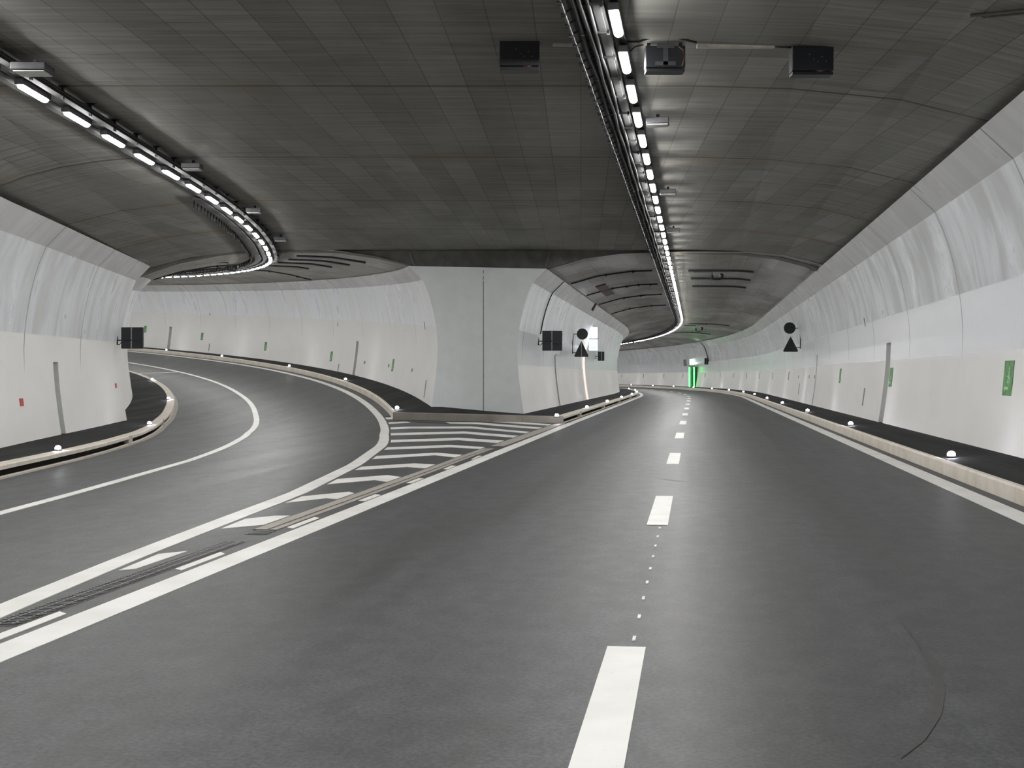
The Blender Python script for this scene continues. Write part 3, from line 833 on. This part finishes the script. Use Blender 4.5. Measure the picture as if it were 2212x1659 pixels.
# junction boxes
def jbox(path, s, n, z, big, label):
    x, y, h = path(s, n); root = empty('junction_box', (x, y, z), -h); tag(root, label, 'junction box', 'junction boxes along the lamp rows')
    k = 1.25 if big else 1.0
    mb = MB(); mb.box((0, 0, .06), (.34 * k, .3 * k, .09), bev=.01); mb.build('enclosure', M['lip'], root)
    mb = MB(); mb.box((0, 0, .0), (.3 * k, .26 * k, .012)); mb.build('pale_lid', M['white'], root)
    mb = MB(); mb.box((0, .1, .145), (.05, .05, .08)); mb.build('stem', M['tray'], root)
zc = lambda s: lampzL(s)
jbox(PL, 16.9, .52, 5.13, True, 'large junction box with pale lid beside the first ramp lamp')
for k, (s, lab) in enumerate(((25.2, 'junction box with pale lid beside the fifth ramp lamp'), (31.9, 'junction box with pale lid beside the eighth ramp lamp'), (38.5, 'junction box on the slab beside the twelfth ramp lamp'))):
    jbox(PL, s, .55, zc(s) - .01, False, lab)
for s, lab in ((20.9, 'junction box with pale lid beside the fourth main lamp'), (28.9, 'junction box beside the eighth main lamp'), (36.5, 'junction box beside the twelfth main lamp')):
    jbox(PR, s, -.2, 5.19, False, lab)

# ------------------------------------------------------------ ceiling signal boxes with trunking
def sig(px, py0, py1, pw, Y, label, back):
    z0, z1 = HC + (HOR - py1) * Y / F, HC + (HOR - py0) * Y / F
    x = (px - CX) * Y / F; wd = pw * Y / F; hh = z1 - z0
    root = empty('signal_box', (x, Y, z0)); tag(root, label, 'signal box', 'black signal boxes under the slab')
    mb = MB(); mb.box((0, .12, hh * .56), (wd, .2, hh * .84), bev=.01); mb.build('housing', M['dark'] if back else M['black'], root)
    mb = MB(); mb.box((0, .13, .018), (wd * .97, .2, .035)); mb.build('lower_rail', M['black'], root)
    mb = MB(); mb.box((0, .16, .05), (wd * .86, .05, .03)); mb.build('strut', M['steel'], root)
    mb = MB()
    for d in (-.4, .4): mb.box((d * wd, .14, hh * .98 + .04), (.04, .06, SLAB - z1 + .12))
    mb.build('hanger', M['dark'], root)
    if back:
        mb = MB(); mb.box((0, .012, hh * .6), (.06, .02, hh * .75)); mb.box((0, .012, hh * .95), (.2, .03, .05)); mb.build('bracket', M['lip'], root)
        mb = MB(); mb.box((0, .012, .09), (wd * .5, .02, .05)); mb.build('lower_strut', M['lip'], root)
        mb = MB(); mb.tube([(wd * .3, .03, hh + .0), (wd * .44, .0, hh * .8), (wd * .47, .0, hh * .45), (wd * .42, .0, hh * .2)], .01, 6); mb.build('cable', M['cablebr'], root)
    else:
        mb = MB(); mb.tube([(.05 * wd, .05, .06), (.2 * wd, .02, .04), (.32 * wd, .05, .06)], .012, 6); mb.build('cable', M['cablebr'], root)
        mb = MB()
        for q in range(5): mb.box((wd * (.12 + .05 * q - .25 * (q % 2)), .018, hh * (.45 + .08 * ((q * 7) % 4))), (.008, .006, .008))
        mb.build('lens', M['plate'], root)
sig(1122, 85, 150, 87, 16.35, 'black signal box under the slab beside the hooked cable tray', False)
sig(1438, 96, 153, 86, 16.35, 'dark signal box seen from behind, bracket and arched cable above it', True)
sig(1757, 97, 160, 90, 16.35, 'black signal box under the slab at the outer end of the cream trunking', False)
def trunk(px0, px1, py, ht, label):
    Y = 16.52; x0, x1 = (px0 - CX) * Y / F, (px1 - CX) * Y / F; z = HC + (HOR - py) * Y / F
    mb = MB(); mb.box(((x0 + x1) / 2, Y, z), (x1 - x0, .08, ht * Y / F), bev=.006); tag(mb.build('cable_trunking', M['trunk']), label, 'cable trunking', 'cream cable trunking on the slab')
trunk(1194, 1262, 94, 11, 'short cream cable trunking ending under the hooked cable tray')
trunk(1505, 1673, 98, 12, 'long cream cable trunking between two signal boxes')
P16 = lambda px, py, Y=16.5: ((px - CX) * Y / F, Y, HC + (HOR - py) * Y / F)
for pts, m, r, lab in ((((1345, 90), (1380, 90), (1400, 83), (1440, 79), (1470, 83), (1505, 92)), 'cable', .014, 'black cable arching over the middle signal box'),
                       (((1360, 112), (1372, 101), (1390, 97)), 'cablebr', .01, 'thin brown cable branching off near the second main lamp'),
                       (((1672, 99), (1690, 101), (1712, 102)), 'cable', .016, 'black cable from the long trunking to the last signal box'),
                       (((1165, 90), (1180, 90), (1195, 91)), 'cablebr', .02, 'brown cable between the first signal box and short trunking')):
    mb = MB(); mb.tube([P16(*p, Y=16.28 if 'arching' in lab else 16.5) for p in pts], r, 6); tag(mb.build('cable', M[m], None, True), lab, 'cable')

# ------------------------------------------------------------ kerb lights
def klight_proto():
    root = empty('kerb_light', (0, 0, 0))
    mb = MB(); mb.lathe([(.075, 0), (.075, .02), (.06, .035)]); mb.build('base', M['dark'], root)
    mb = MB(); mb.lathe([(.055, .03), (.06, .05), (.055, .075), (.035, .095), (.008, .102)], k=14); mb.build('lens', M['kled'], root, True)
    return root
KP = klight_proto(); ku = [False]
def put_k(x, y, z, label, group):
    o = KP if not ku[0] else dup(KP); ku[0] = True
    o.location = (x, y, z); tag(o, label, 'kerb light', group)
RPX = [2055, 1838, 1744, 1690, 1657, 1630, 1606]
sl = [solve(PR, 4.12, p, 12, 108) for p in RPX]
sl += [sl[-1] + 13.2 * k for k in range(1, 10)]
for k, s in enumerate(sl):
    x, y, h = PR(s, 4.12); put_k(x, y, .205, 'white kerb light on the outer walkway of the main road, %s along' % ordn(k + 1), 'kerb lights of the outer main walkway')
sl = [solve(PR, -3.68, p, 36, 90) for p in (1203, 1268, 1312)]
sl += [sl[-1] + 12.6 * k for k in range(1, 6)]
for k, s in enumerate(sl):
    x, y, h = PR(s, -3.68); put_k(x, y, .2, 'white kerb light on the inner kerb beyond the pillar, %s along' % ordn(k + 1), 'kerb lights of the inner main walkway')
sl = [42.3] + [solve(PL, 3.95, p, 44, 125) for p in (747, 625, 480, 360)]
for k, s in enumerate(sl):
    x, y, h = PL(s, 3.95); put_k(x, y, zL(s, 3.75) + .205, 'white kerb light on the outer ramp walkway, %s from the pillar' % ordn(k + 1), 'kerb lights of the outer ramp walkway')
for k, (px, py) in enumerate(((191, 962), (340, 905), (356, 862), (302, 827))):
    s = (26.2, 41.0, 54.5, 68)[k]
    x, y, h = PL(s, nk(s) - .22); put_k(x, y, zk(s) + .202, 'white kerb light on the inner ramp walkway, %s along' % ordn(k + 1), 'kerb lights of the inner ramp walkway')

# ------------------------------------------------------------ fittings on the walls
def on_wall(wname, s, z):
    """point and axes on a lining: z above the foot"""
    path, fn, side, fz, hk_ = WALLS[wname]
    n = fn + side * off_at(z); x, y, h = path(s, n)
    dz = .05; sl_ = (off_at(z + dz) - off_at(z - dz)) / (2 * dz)
    t = Vector((sin(h), cos(h), 0)); inw = Vector((-side * cos(h), side * sin(h), 0))
    up = Vector((-inw.x * sl_, -inw.y * sl_, 1)).normalized()
    nrm = (inw + Vector((0, 0, 1)) * sl_).normalized()
    R = Matrix((t, nrm, up)).transposed()
    return Vector((x, y, fz(s) + z * hk_)), R
def col_s(wname, px, z, a, b):
    path, fn, side, fz, hk_ = WALLS[wname]; return solve(path, fn + side * off_at(z), px, a, b)
def row_z(wname, s, py):
    path, fn, side, fz, hk_ = WALLS[wname]; z = 1.5
    for _ in range(12):
        x, y, h = path(s, fn + side * off_at(z)); z = (HC + (HOR - py) * y / F - fz(s)) / hk_
    return z
def spot(wname, px, py, a, b):
    z = 1.5
    for _ in range(6): s = col_s(wname, px, z, a, b); z = row_z(wname, s, py)
    return s, z
def plate(name, wname, px, py, a, b, wd, ht, mat, label, cat, group=None, th=.015):
    s, z = spot(wname, px, py, a, b); p, R = on_wall(wname, s, z)
    mb = MB(); mb.box((0, th / 2 - .006, 0), (wd, th + .012, ht)); o = mb.build(name, mat)
    o.matrix_world = Matrix.Translation(p) @ R.to_4x4()
    return tag(o, label, cat, group)
def gsign(wname, px, py, a, b, wd, ht, label):
    s, z = spot(wname, px, py, a, b); p, R = on_wall(wname, s, z)
    root = empty('escape_sign', (0, 0, 0)); root.matrix_world = Matrix.Translation(p) @ R.to_4x4()
    tag(root, label, 'sign', 'green escape signs on the walls')
    mb = MB(); mb.box((0, .004, 0), (wd, .016, ht)); mb.build('panel', M['green'], root)
    mb = MB(); W, H = wd, ht
    mb.box((-.12 * W, .014, .10 * H), (.10 * W, .006, .22 * H)); mb.box((-.12 * W, .014, .27 * H), (.09 * W, .006, .08 * H))
    mb.box((-.02 * W, .014, .05 * H), (.16 * W, .006, .05 * H)); mb.box((-.2 * W, .014, -.06 * H), (.05 * W, .006, .16 * H)); mb.box((-.03 * W, .014, -.08 * H), (.05 * W, .006, .14 * H))
    mb.build('running_figure', M['greenlt'], root)
    mb = MB(); mb.prism([(-.1 * W, -.33 * H), (.2 * W, -.33 * H), (.2 * W, -.4 * H), (.34 * W, -.29 * H), (.2 * W, -.18 * H), (.2 * W, -.25 * H), (-.1 * W, -.25 * H)], .011, .017, 'Y'); mb.build('arrow', M['greenlt'], root)
gsign('wall_right', 2179, 817, 12, 30, .62, .54, 'large green escape sign on the long wall, streaked dark, first from the camera')
gsign('wall_right', 1925, 815, 26, 42, .5, .47, 'green escape sign just before the tall niche in the long wall')
gsign('wall_right', 1815, 812, 38, 60, .45, .48, 'narrow green escape sign beyond the tall niche in the long wall')
for px, py, lab in ((849, 789, 'green escape sign on the ramp wall, next to the pillar'), (715, 770, 'green escape sign on the ramp wall just past the niche'), (573, 748, 'green escape sign midway along the curving ramp wall'), (436, 727, 'green escape sign between the farther kerb lights of the ramp'), (313, 711, 'green escape sign beside the dark traffic sign on the ramp curve')):
    gsign('wall_ramp_outer', px, py, 44, 125, .42, .5, lab)
for px, py, lab in ((788, 783, 'small grey plate next to the ramp niche'), (840, 790, 'small grey plate next to a green sign near the pillar'), (890, 800, 'small grey plate on the ramp wall close to the pillar')):
    plate('wall_plate', 'wall_ramp_outer', px, py, 44, 90, .28, .13, M['plate'], lab, 'plate', 'small grey plates on the ramp wall')
for px, py, ht, lab in ((730, 701, .2, 'short dark slot high on the ramp wall above the niche'), (918, 703, .28, 'short dark slot high on the ramp wall beside the pillar'), (453, 679, .2, 'short dark slot high on the ramp wall at mid curve')):
    plate('wall_slot', 'wall_ramp_outer', px, py, 44, 120, .08, ht, M['slot'], lab, 'slot', 'dark slots on the walls')
for px, py, ht, lab in ((731, 797, .5, 'tall thin grey cover low on the ramp wall near the niche'), (919, 840, .6, 'tall thin grey cover low on the ramp wall beside the pillar'), (452, 750, .5, 'tall thin grey cover low on the ramp wall at mid curve')):
    plate('wall_cover', 'wall_ramp_outer', px, py, 44, 120, .14, ht, M['plate'], lab, 'cover', 'thin covers low on the walls')
plate('wall_slot', 'wall_right', 1868, 696, 28, 60, .06, .25, M['slot'], 'short dark slot high on the long wall above the thin cover', 'slot', 'dark slots on the walls')
plate('wall_cover', 'wall_right', 1866, 857, 28, 60, .16, .5, M['plate'], 'tall thin grey cover low on the long wall past the niche', 'cover', 'thin covers low on the walls')
plate('wall_cover', 'wall_right', 1726, 840, 45, 90, .16, .5, M['plate'], 'tall thin grey cover low on the long wall under the round sign', 'cover', 'thin covers low on the walls')
for k, px in enumerate((1704, 1669, 1641, 1613, 1585, 1556, 1523)):
    plate('wall_marker', 'wall_right', px, 812 if px > 1600 else 811, 50, 165, .3, .42, M['slot'], '%s narrow marker plate on the far part of the long wall' % ordn(k + 1).capitalize(), 'marker plate', 'marker plates on the long wall')
for k, px in enumerate((1475, 1434, 1390, 1343)):
    plate('wall_marker', 'wall_right', px, 812, 150, 235, .25, .5, M['slot'], '%s narrow marker plate beyond the green exit on the curve' % ordn(k + 1).capitalize(), 'marker plate', 'marker plates beyond the exit')
for px, lab in ((1748, 'small grey plate between two niches of the long wall'), (1760, 'second small grey plate between two niches of the long wall'), (1725, 'small grey plate under the triangular sign on the long wall')):
    plate('wall_plate', 'wall_right', px, 814, 45, 80, .2, .14, M['plate'], lab, 'plate', 'small grey plates on the long wall')
plate('hydrant_sign', 'wall_left', 46, 869, 22, 36, .3, .17, M['red'], 'small red sign on the near white wall before the niche', 'sign', 'small red signs')
plate('hydrant_sign', 'wall_left', 250, 833, 36, 43.3, .2, .14, M['red'], 'tiny red sign at the end of the near white wall', 'sign', 'small red signs')

# traffic signs seen from behind, on brackets
def frame_at(wname, px, py, a, b):
    s, z = spot(wname, px, py, a, b); p, R = on_wall(wname, s, z); return s, p
def arm(mb, p, q, r=.02): mb.tube([p, q], r, 6)
def back_box(wname, apx, apy, a, b, pxc, pyc, wpx, hpx, label, deep=.12, group='dark traffic signs on wall brackets', rail=True, conduit=None):
    s, p = frame_at(wname, apx, apy, a, b); Y = p.y - .05
    c = Vector(((pxc - CX) * Y / F, Y, HC + (HOR - pyc) * Y / F)); W, H = wpx * Y / F, hpx * Y / F
    root = empty('traffic_sign', c); tag(root, label, 'traffic sign', group)
    mb = MB(); mb.box((0, deep / 2, 0), (W, deep, H), bev=.012); mb.build('panel', M['dark'], root)
    mb = MB(); mb.box((-.02 * W if W > .5 else .02, -.012, 0), (.035, .02, H * .98)); mb.build('rail', M['steel'], root)
    q = p - c; sg = 1 if q.x > 0 else -1
    mb = MB(); arm(mb, (0, -.02, q.z), (q.x, q.y, q.z), .022); mb.tube([(q.x, q.y, q.z + .12), (q.x, q.y, q.z - .14)], .03, 6)
    mb.tube([(q.x, q.y - .02, q.z - .12), (q.x - sg * .08, q.y - .02, q.z - .14), (q.x - sg * .16, -.02, q.z - .04)], .012, 6); mb.build('bracket', M['cable'], root)
    if rail:
        mb = MB(); mb.tube([(.02, -.012, -.12 * H), (.25 * W, -.012, -.17 * H), (.42 * W, -.012, -.15 * H)], .008, 5); mb.build('cable', M['cable'], root)
    return root
back_box('wall_main_inner', 1163, 737, 43.5, 70, 1193, 736, 43, 43, 'square dark sign seen from behind on the wall just past the pillar')
back_box('wall_left', 253, 735, 36, 43.3, 285, 730, 47, 46, 'square dark sign seen from behind at the ramp mouth')
back_box('wall_main_inner', 1287, 770, 60, 100, 1298.5, 769.5, 14, 20, 'small dark box sign below the lit message panels', rail=False)
back_box('wall_right', 1531, 778, 110, 165, 1526, 780.5, 8, 14, 'small black box sign on the far wall beside the green exit', rail=False)
def disc_tri(wname, apx, apy, a, b, dpx, dpy, drad, tpx, ty0, ty1, twd, label):
    s, p = frame_at(wname, apx, apy, a, b); Y = p.y - .1
    at = lambda X, Yp: Vector(((X - CX) * Y / F, Y, HC + (HOR - Yp) * Y / F))
    c = at(dpx, dpy); r = drad * Y / F
    root = empty('traffic_sign', c); tag(root, label, 'traffic sign', 'dark traffic signs on wall brackets')
    mb = MB(); mb.prism([(r * cos(2 * pi * k / 28), r * sin(2 * pi * k / 28)) for k in range(28)], 0, .07, 'Y'); mb.build('disc', M['black'], root)
    t0 = at(tpx, ty0) - c; t1 = at(tpx, ty1) - c; wd = twd * Y / F / 2; rr = .05
    pts = [(t0.x - .03, t0.z), (t0.x + .03, t0.z), (t1.x + wd, t1.z + rr), (t1.x + wd - .01, t1.z + .015), (t1.x + wd - rr, t1.z), (t1.x - wd + rr, t1.z), (t1.x - wd + .01, t1.z + .015), (t1.x - wd, t1.z + rr)]
    mb = MB(); mb.prism(pts, 0, .06, 'Y'); mb.build('triangle', M['black'], root)
    mb = MB(); mb.box((t0.x, -.014, (t0.z + t1.z) / 2 + .03), (.03, .02, t0.z - t1.z + .04)); mb.build('rail', M['steel'] if twd < 31.5 else M['black'], root)
    q = p - c; zt_, zb2 = .03, t1.z + .2
    mb = MB(); mb.tube([(q.x * .9, q.y - .03, .12), (q.x, q.y, (zt_ + zb2) / 2), (q.x * 1.0, q.y + .02, zb2 - .06)], .022, 6)
    arm(mb, (0, -.02, .0), (q.x * .93, q.y, .0)); arm(mb, (t0.x, -.02, zb2), (q.x, q.y, zb2)); mb.build('bracket', M['cable'], root)
disc_tri('wall_right', 1729, 730, 45, 90, 1706, 708.5, 12.5, 1708, 729, 760, 32, 'black round sign over a triangle on the long wall, seen from behind')
disc_tri('wall_main_inner', 1237, 735, 50, 90, 1258, 721.5, 12, 1256, 739, 771, 31, 'black round sign over a triangle past the pillar, before the lit panels')
# lit message panels
s, p = frame_at('wall_main_inner', 1271, 740, 55, 95); Y = p.y
root = empty('message_sign', ((1281.5 - CX) * Y / F, Y, HC + (HOR - 732) * Y / F)); tag(root, 'two stacked glowing white message panels on the wall past the pillar', 'message sign')
W = 19 * Y / F; H1 = 24 * Y / F
for k, py in enumerate((719, 745)):
    z = HC + (HOR - py) * Y / F - root.location.z
    mb = MB(); mb.box((0, .07, z), (W * 1.1, .12, H1 * 1.08), bev=.01); hs = mb.build('casing', M['dark'], root)
    mb = MB(); mb.box((0, .005, z), (W, .02, H1), bev=.008); mb.build('lit_face', M['panel'], root)
mb = MB(); mb.box((0, -.008, HC + (HOR - 751) * Y / F - root.location.z), (W * .7, .01, H1 * .2)); mb.build('cyan_bar', M['cyan'], root)
q = p - root.location
mb = MB(); mb.tube([(-W * .4, .1, 0), (q.x, q.y, q.z)], .025, 6); mb.build('bracket', M['dark'], root)
# peach light strip following the lining
def wall_strip(name, wname, s, z0, z1, wd, mat, th=.02):
    path, fn, side, fz, hk_ = WALLS[wname]; V, Fc = [], []; m = 14
    for i in range(m + 1):
        z = z0 + (z1 - z0) * i / m
        for ds in (-wd / 2, wd / 2):
            for t in (-.02, -th - .02):
                x, y, h = path(s + ds, fn + side * (off_at(z) + t)); V.append((x, y, fz(s) + z * hk_))
    for i in range(m):
        b0 = 4 * i
        for a, b in ((0, 1), (1, 3), (3, 2), (2, 0)): Fc.append((b0 + a, b0 + 4 + a, b0 + 4 + b, b0 + b))
    Fc += [(0, 1, 3, 2), (4 * m, 4 * m + 2, 4 * m + 3, 4 * m + 1)]
    return build(name, V, Fc, mat)
sp_ = col_s('wall_main_inner', 1262, 1.0, 55, 90)
tag(wall_strip('light_strip', 'wall_main_inner', sp_, .02, 2.9, .42, M['peach'], .05), 'glowing pale orange strip running up the wall behind the triangular sign', 'light strip')
s_ = col_s('wall_main_inner', 1200, 1.0, 45, 75)
cp = empty('conduit_pole', on_wall('wall_main_inner', s_, 0)[0]); tag(cp, 'thin grey conduit with white cap on the wall past the pillar', 'conduit')
under(wall_strip('pipe', 'wall_main_inner', s_, 0, 2.0, .045, M['plate'], .04), cp)
pp, RR_ = on_wall('wall_main_inner', s_, 2.03); mb = MB(); mb.box((pp.x + .10, pp.y, pp.z), (.12, .12, .08), bev=.02); under(mb.build('cap', M['white']), cp)
s_ = col_s('wall_main_inner', 1170, 3.0, 45, 70)
tag(wall_strip('conduit', 'wall_main_inner', s_ - .2, 2.7, 4.56, .045, M['cable'], .04), 'dark conduit climbing the lining from the square sign past the pillar', 'conduit')
sE = col_s('wall_right', 1527, 3.5, 110, 170)
tag(wall_strip('conduit', 'wall_right', sE, 2.6, 4.5, .12, M['cable'], .06), 'dark conduit climbing the far wall beside the green exit', 'conduit')

# green emergency exit
sx = col_s('wall_right', 1501, 1.0, 120, 175)
p, R = on_wall('wall_right', sx, 0.0)
ex = empty('exit_portal', p); tag(ex, 'green glowing emergency exit frame on the far curved wall', 'exit')
ex.matrix_world = Matrix.Translation(p) @ Matrix((R.col[0], Vector((R.col[1].x, R.col[1].y, 0)).normalized(), Vector((0, 0, 1)))).transposed().to_4x4()
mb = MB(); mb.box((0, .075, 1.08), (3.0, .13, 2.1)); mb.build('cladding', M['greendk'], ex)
for sd in (-1, 1):
    mb = MB(); mb.box((sd * 1.5, .19, 1.05), (.14, .12, 2.15), bev=.02); mb.build('light_tube', M['gled'], ex)
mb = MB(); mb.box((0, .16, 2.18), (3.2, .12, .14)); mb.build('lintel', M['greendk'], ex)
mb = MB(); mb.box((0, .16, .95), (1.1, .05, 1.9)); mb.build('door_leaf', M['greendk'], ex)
def far_panel(px, py, wpx, hpx, a, b, mat, name, label, cat):
    s, z = spot('wall_right', px, py, a, b); p, R = on_wall('wall_right', s, z); Y = p.y - .8
    root = empty(name, ((px - CX) * Y / F, Y, HC + (HOR - py) * Y / F)); tag(root, label, cat)
    W, H = wpx * Y / F, hpx * Y / F
    mb = MB(); mb.box((0, .1, 0), (W * 1.06, .16, H * 1.06), bev=.02); mb.build('casing', M['dark'], root)
    mb = MB(); mb.box((0, .01, 0), (W, .03, H)); mb.build('face', mat, root)
    q = p - root.location
    mb = MB(); mb.tube([(0, .15, 0), (q.x, q.y, q.z)], .04, 6); mb.build('bracket', M['dark'], root)
far_panel(1495, 782, 10, 12, 120, 175, M['panelg'], 'exit_sign', 'glowing white-green sign above the green emergency exit', 'sign')
far_panel(1480.5, 783.5, 7, 13, 130, 185, M['plate'], 'traffic_sign', 'small grey sign on the far wall beyond the green exit', 'traffic sign')

# ------------------------------------------------------------ vault fittings
def roof_z(path, s, n):
    P = [(q[0], q[1]) for q in (main_roof(s) if path is PR else ramp_roof(s))]
    return interp(n, P)
def roof_bar(name, path, s, n0, n1, wd, th, mat, label, cat, group):
    V, Fc = [], []; m = 12
    for i in range(m + 1):
        n = n0 + (n1 - n0) * i / m
        for ds in (-wd / 2, wd / 2):
            for t in (-.012, -th - .012): x, y, h = path(s + ds, n); V.append((x, y, roof_z(path, s, n) + t))
    for i in range(m):
        b0 = 4 * i
        for a, b in ((0, 1), (1, 3), (3, 2), (2, 0)): Fc.append((b0 + a, b0 + 4 + a, b0 + 4 + b, b0 + b))
    Fc += [(0, 1, 3, 2), (4 * m, 4 * m + 2, 4 * m + 3, 4 * m + 1)]
    return tag(build(name, V, Fc, mat), label, cat, group)
for k, (s, n0, n1) in enumerate(((51.6, .12, 2.5), (55.8, .2, 2.55), (60.6, .25, 2.55))):
    roof_bar('roof_bar', PR, s, n0, n1, .3, .05, M['black'], '%s black bar across the main tunnel roof beside the lamps' % ordn(k + 1).capitalize(), 'roof bar', 'black bars on the main tunnel roof')
for k, (s, n0, n1) in enumerate(((48.0, .9, 3.3), (52.0, .8, 3.1), (56.2, .7, 2.9), (61, .6, 2.6))):
    roof_bar('roof_bar', PL, s, n0, n1, .26, .05, M['black'], '%s black bar across the ramp tunnel roof beside the lamps' % ordn(k + 1).capitalize(), 'roof bar', 'black bars on the ramp roof')
def rust_plate(path, s0, s1, n, wd, label):
    V = []
    for s in (s0, s1):
        for d in (-wd / 2, wd / 2): x, y, h = path(s, n + d); z = roof_z(path, s, n + d); V += [(x, y, z + .02), (x, y, z - .05)]
    tag(build('roof_plate', V, [(1, 3, 7, 5), (0, 4, 6, 2), (0, 1, 5, 4), (2, 6, 7, 3), (0, 2, 3, 1), (4, 5, 7, 6)], M['rust']), label, 'roof plate')
rust_plate(PR, 55.5, 62.0, -3.4, .40, 'long rusty brown plate on the main tunnel roof near the inner wall')
rust_plate(PL, 62.0, 74.0, -3.0, .8, 'rusty brown plate on the ramp roof inside the bend')
def cross_pipe(path, s, n0, n1, studs, label, group):
    root = empty('roof_conduit', path(s, (n0 + n1) / 2)[:2] + (roof_z(path, s, (n0 + n1) / 2),)); tag(root, label, 'conduit', group)
    mb = MB(); pts = []
    for i in range(13):
        n = n0 + (n1 - n0) * i / 12; x, y, h = path(s, n); pts.append((x, y, roof_z(path, s, n) - .035))
    mb.tube(pts, .03, 6); under(mb.build('pipe', M['cable'], None, True), root)
    for n in studs:
        x, y, h = path(s, n); mb = MB(); mb.box((x, y, roof_z(path, s, n) - .0), (.07, .07, .18)); under(mb.build('clip', M['cable']), root)
for k, (s, n0, n1, stu) in enumerate(((51, -4.2, -1.2, (-2.9, -1.9)), (58.5, -4.2, -1.2, (-3.1, -2.5, -2.0, -1.5)), (66.0, -4.2, -1.2, (-3.0, -2.2)), (76, -4.2, -1.2, (-3.2, -2.0)), (104, .2, 3.2, (1.5,)), (124, .2, 3.4, (1.8,)))):
    cross_pipe(PR, s, n0, n1, stu, '%s dark conduit across the main tunnel roof, counted inward' % ordn(k + 1).capitalize(), 'conduits across the main tunnel roof')
for k, (s, n0, n1, stu) in enumerate(((58, -3.9, -.9, (-3, -2.3, -1.6)), (64, -3.9, -.9, (-3.2, -2.5, -1.8)), (70, -3.9, -.9, (-3.2, -2.6, -2.0, -1.4)), (69, .5, 4.3, (2.2, 3.6)))):
    cross_pipe(PL, s, n0, n1, stu, '%s dark conduit across the ramp roof, counted inward' % ordn(k + 1).capitalize(), 'conduits across the ramp roof')
def camera_unit(path, s, n, k, label):
    x, y, h = path(s, n); z = roof_z(path, s, n)
    root = empty('roof_camera', (x, y, z), -h); tag(root, label, 'camera', 'cameras under the tunnel roofs')
    mb = MB(); mb.tube([(-.9 * k, 0, -.03), (0, 0, -.03), (0, 0, -.28 * k)], .025, 6); mb.build('arm', M['cable'], root)
    mb = MB(); mb.box((0, 0, -.32 * k), (.12 * k, .2 * k, .2 * k), bev=.02); mb.build('body', M['cable'], root)
    mb = MB(); mb.tube([(0, 0, -.4 * k), (.08 * k, 0, -.45 * k), (.42 * k, 0, -.45 * k), (.46 * k, 0, -.36 * k)], .02, 6); mb.build('yoke', M['tray'], root)
    mb = MB(); mb.lathe([(.05 * k, -.36 * k), (.1 * k, -.3 * k), (.1 * k, -.2 * k), (.05 * k, -.14 * k)], (.46 * k, 0, 0), 10); mb.build('lens_head', M['black'], root)
camera_unit(PR, 52.0, 1.0, .75, 'roof camera on an arm over the first black bar of the main tunnel')
camera_unit(PR, 108, .9, 1.0, 'roof camera hanging farther along the main tunnel, green-lit')
camera_unit(PR, 150, -1.6, 1.0, 'roof camera near the bend of the main lamp row')
camera_unit(PL, 53.5, -1.4, .7, 'roof camera hanging inside the ramp bend near the lamps')
# wall bracket lamp-like horn on far wall and rust bracket on the inner lining
s_, z_ = spot('wall_main_inner', 1272, 655, 48, 80); p, R = on_wall('wall_main_inner', s_, 4.2)
mb = MB(); mb.tube([tuple(p + Vector((.62, 0, .22))), tuple(p + Vector((.55, -.15, .1))), tuple(p + Vector((.45, -.45, -.05)))], .06, 7); tag(mb.build('cable_bracket', M['rust'], None, True), 'rusty brown bracket at the top of the lining past the pillar', 'bracket')
# tall ladder-like cable runway at the upper corner
def corner_tray():
    a = Vector(P16(2110, 4, 14.4)); b = Vector(P16(2240, 34, 13.6)); a.z = 5.18; b.z = 5.03
    root = empty('cable_ladder', a); tag(root, 'yellowish cable ladder high in the upper corner of the slab', 'cable ladder')
    d = (b - a); n = Vector((-d.y, d.x, 0)).normalized() * .14
    mb = MB()
    for e in (-1, 1): mb.tube([tuple(n * e * .5), tuple(d + n * e * .5)], .02, 6)
    mb.build('side_rail', M['iron'], root)
    for k in range(7):
        t = (k + .5) / 7; mb = MB(); mb.tube([tuple(d * t - n * .5), tuple(d * t + n * .5)], .012, 5); mb.build('rung', M['iron'], root)
corner_tray()
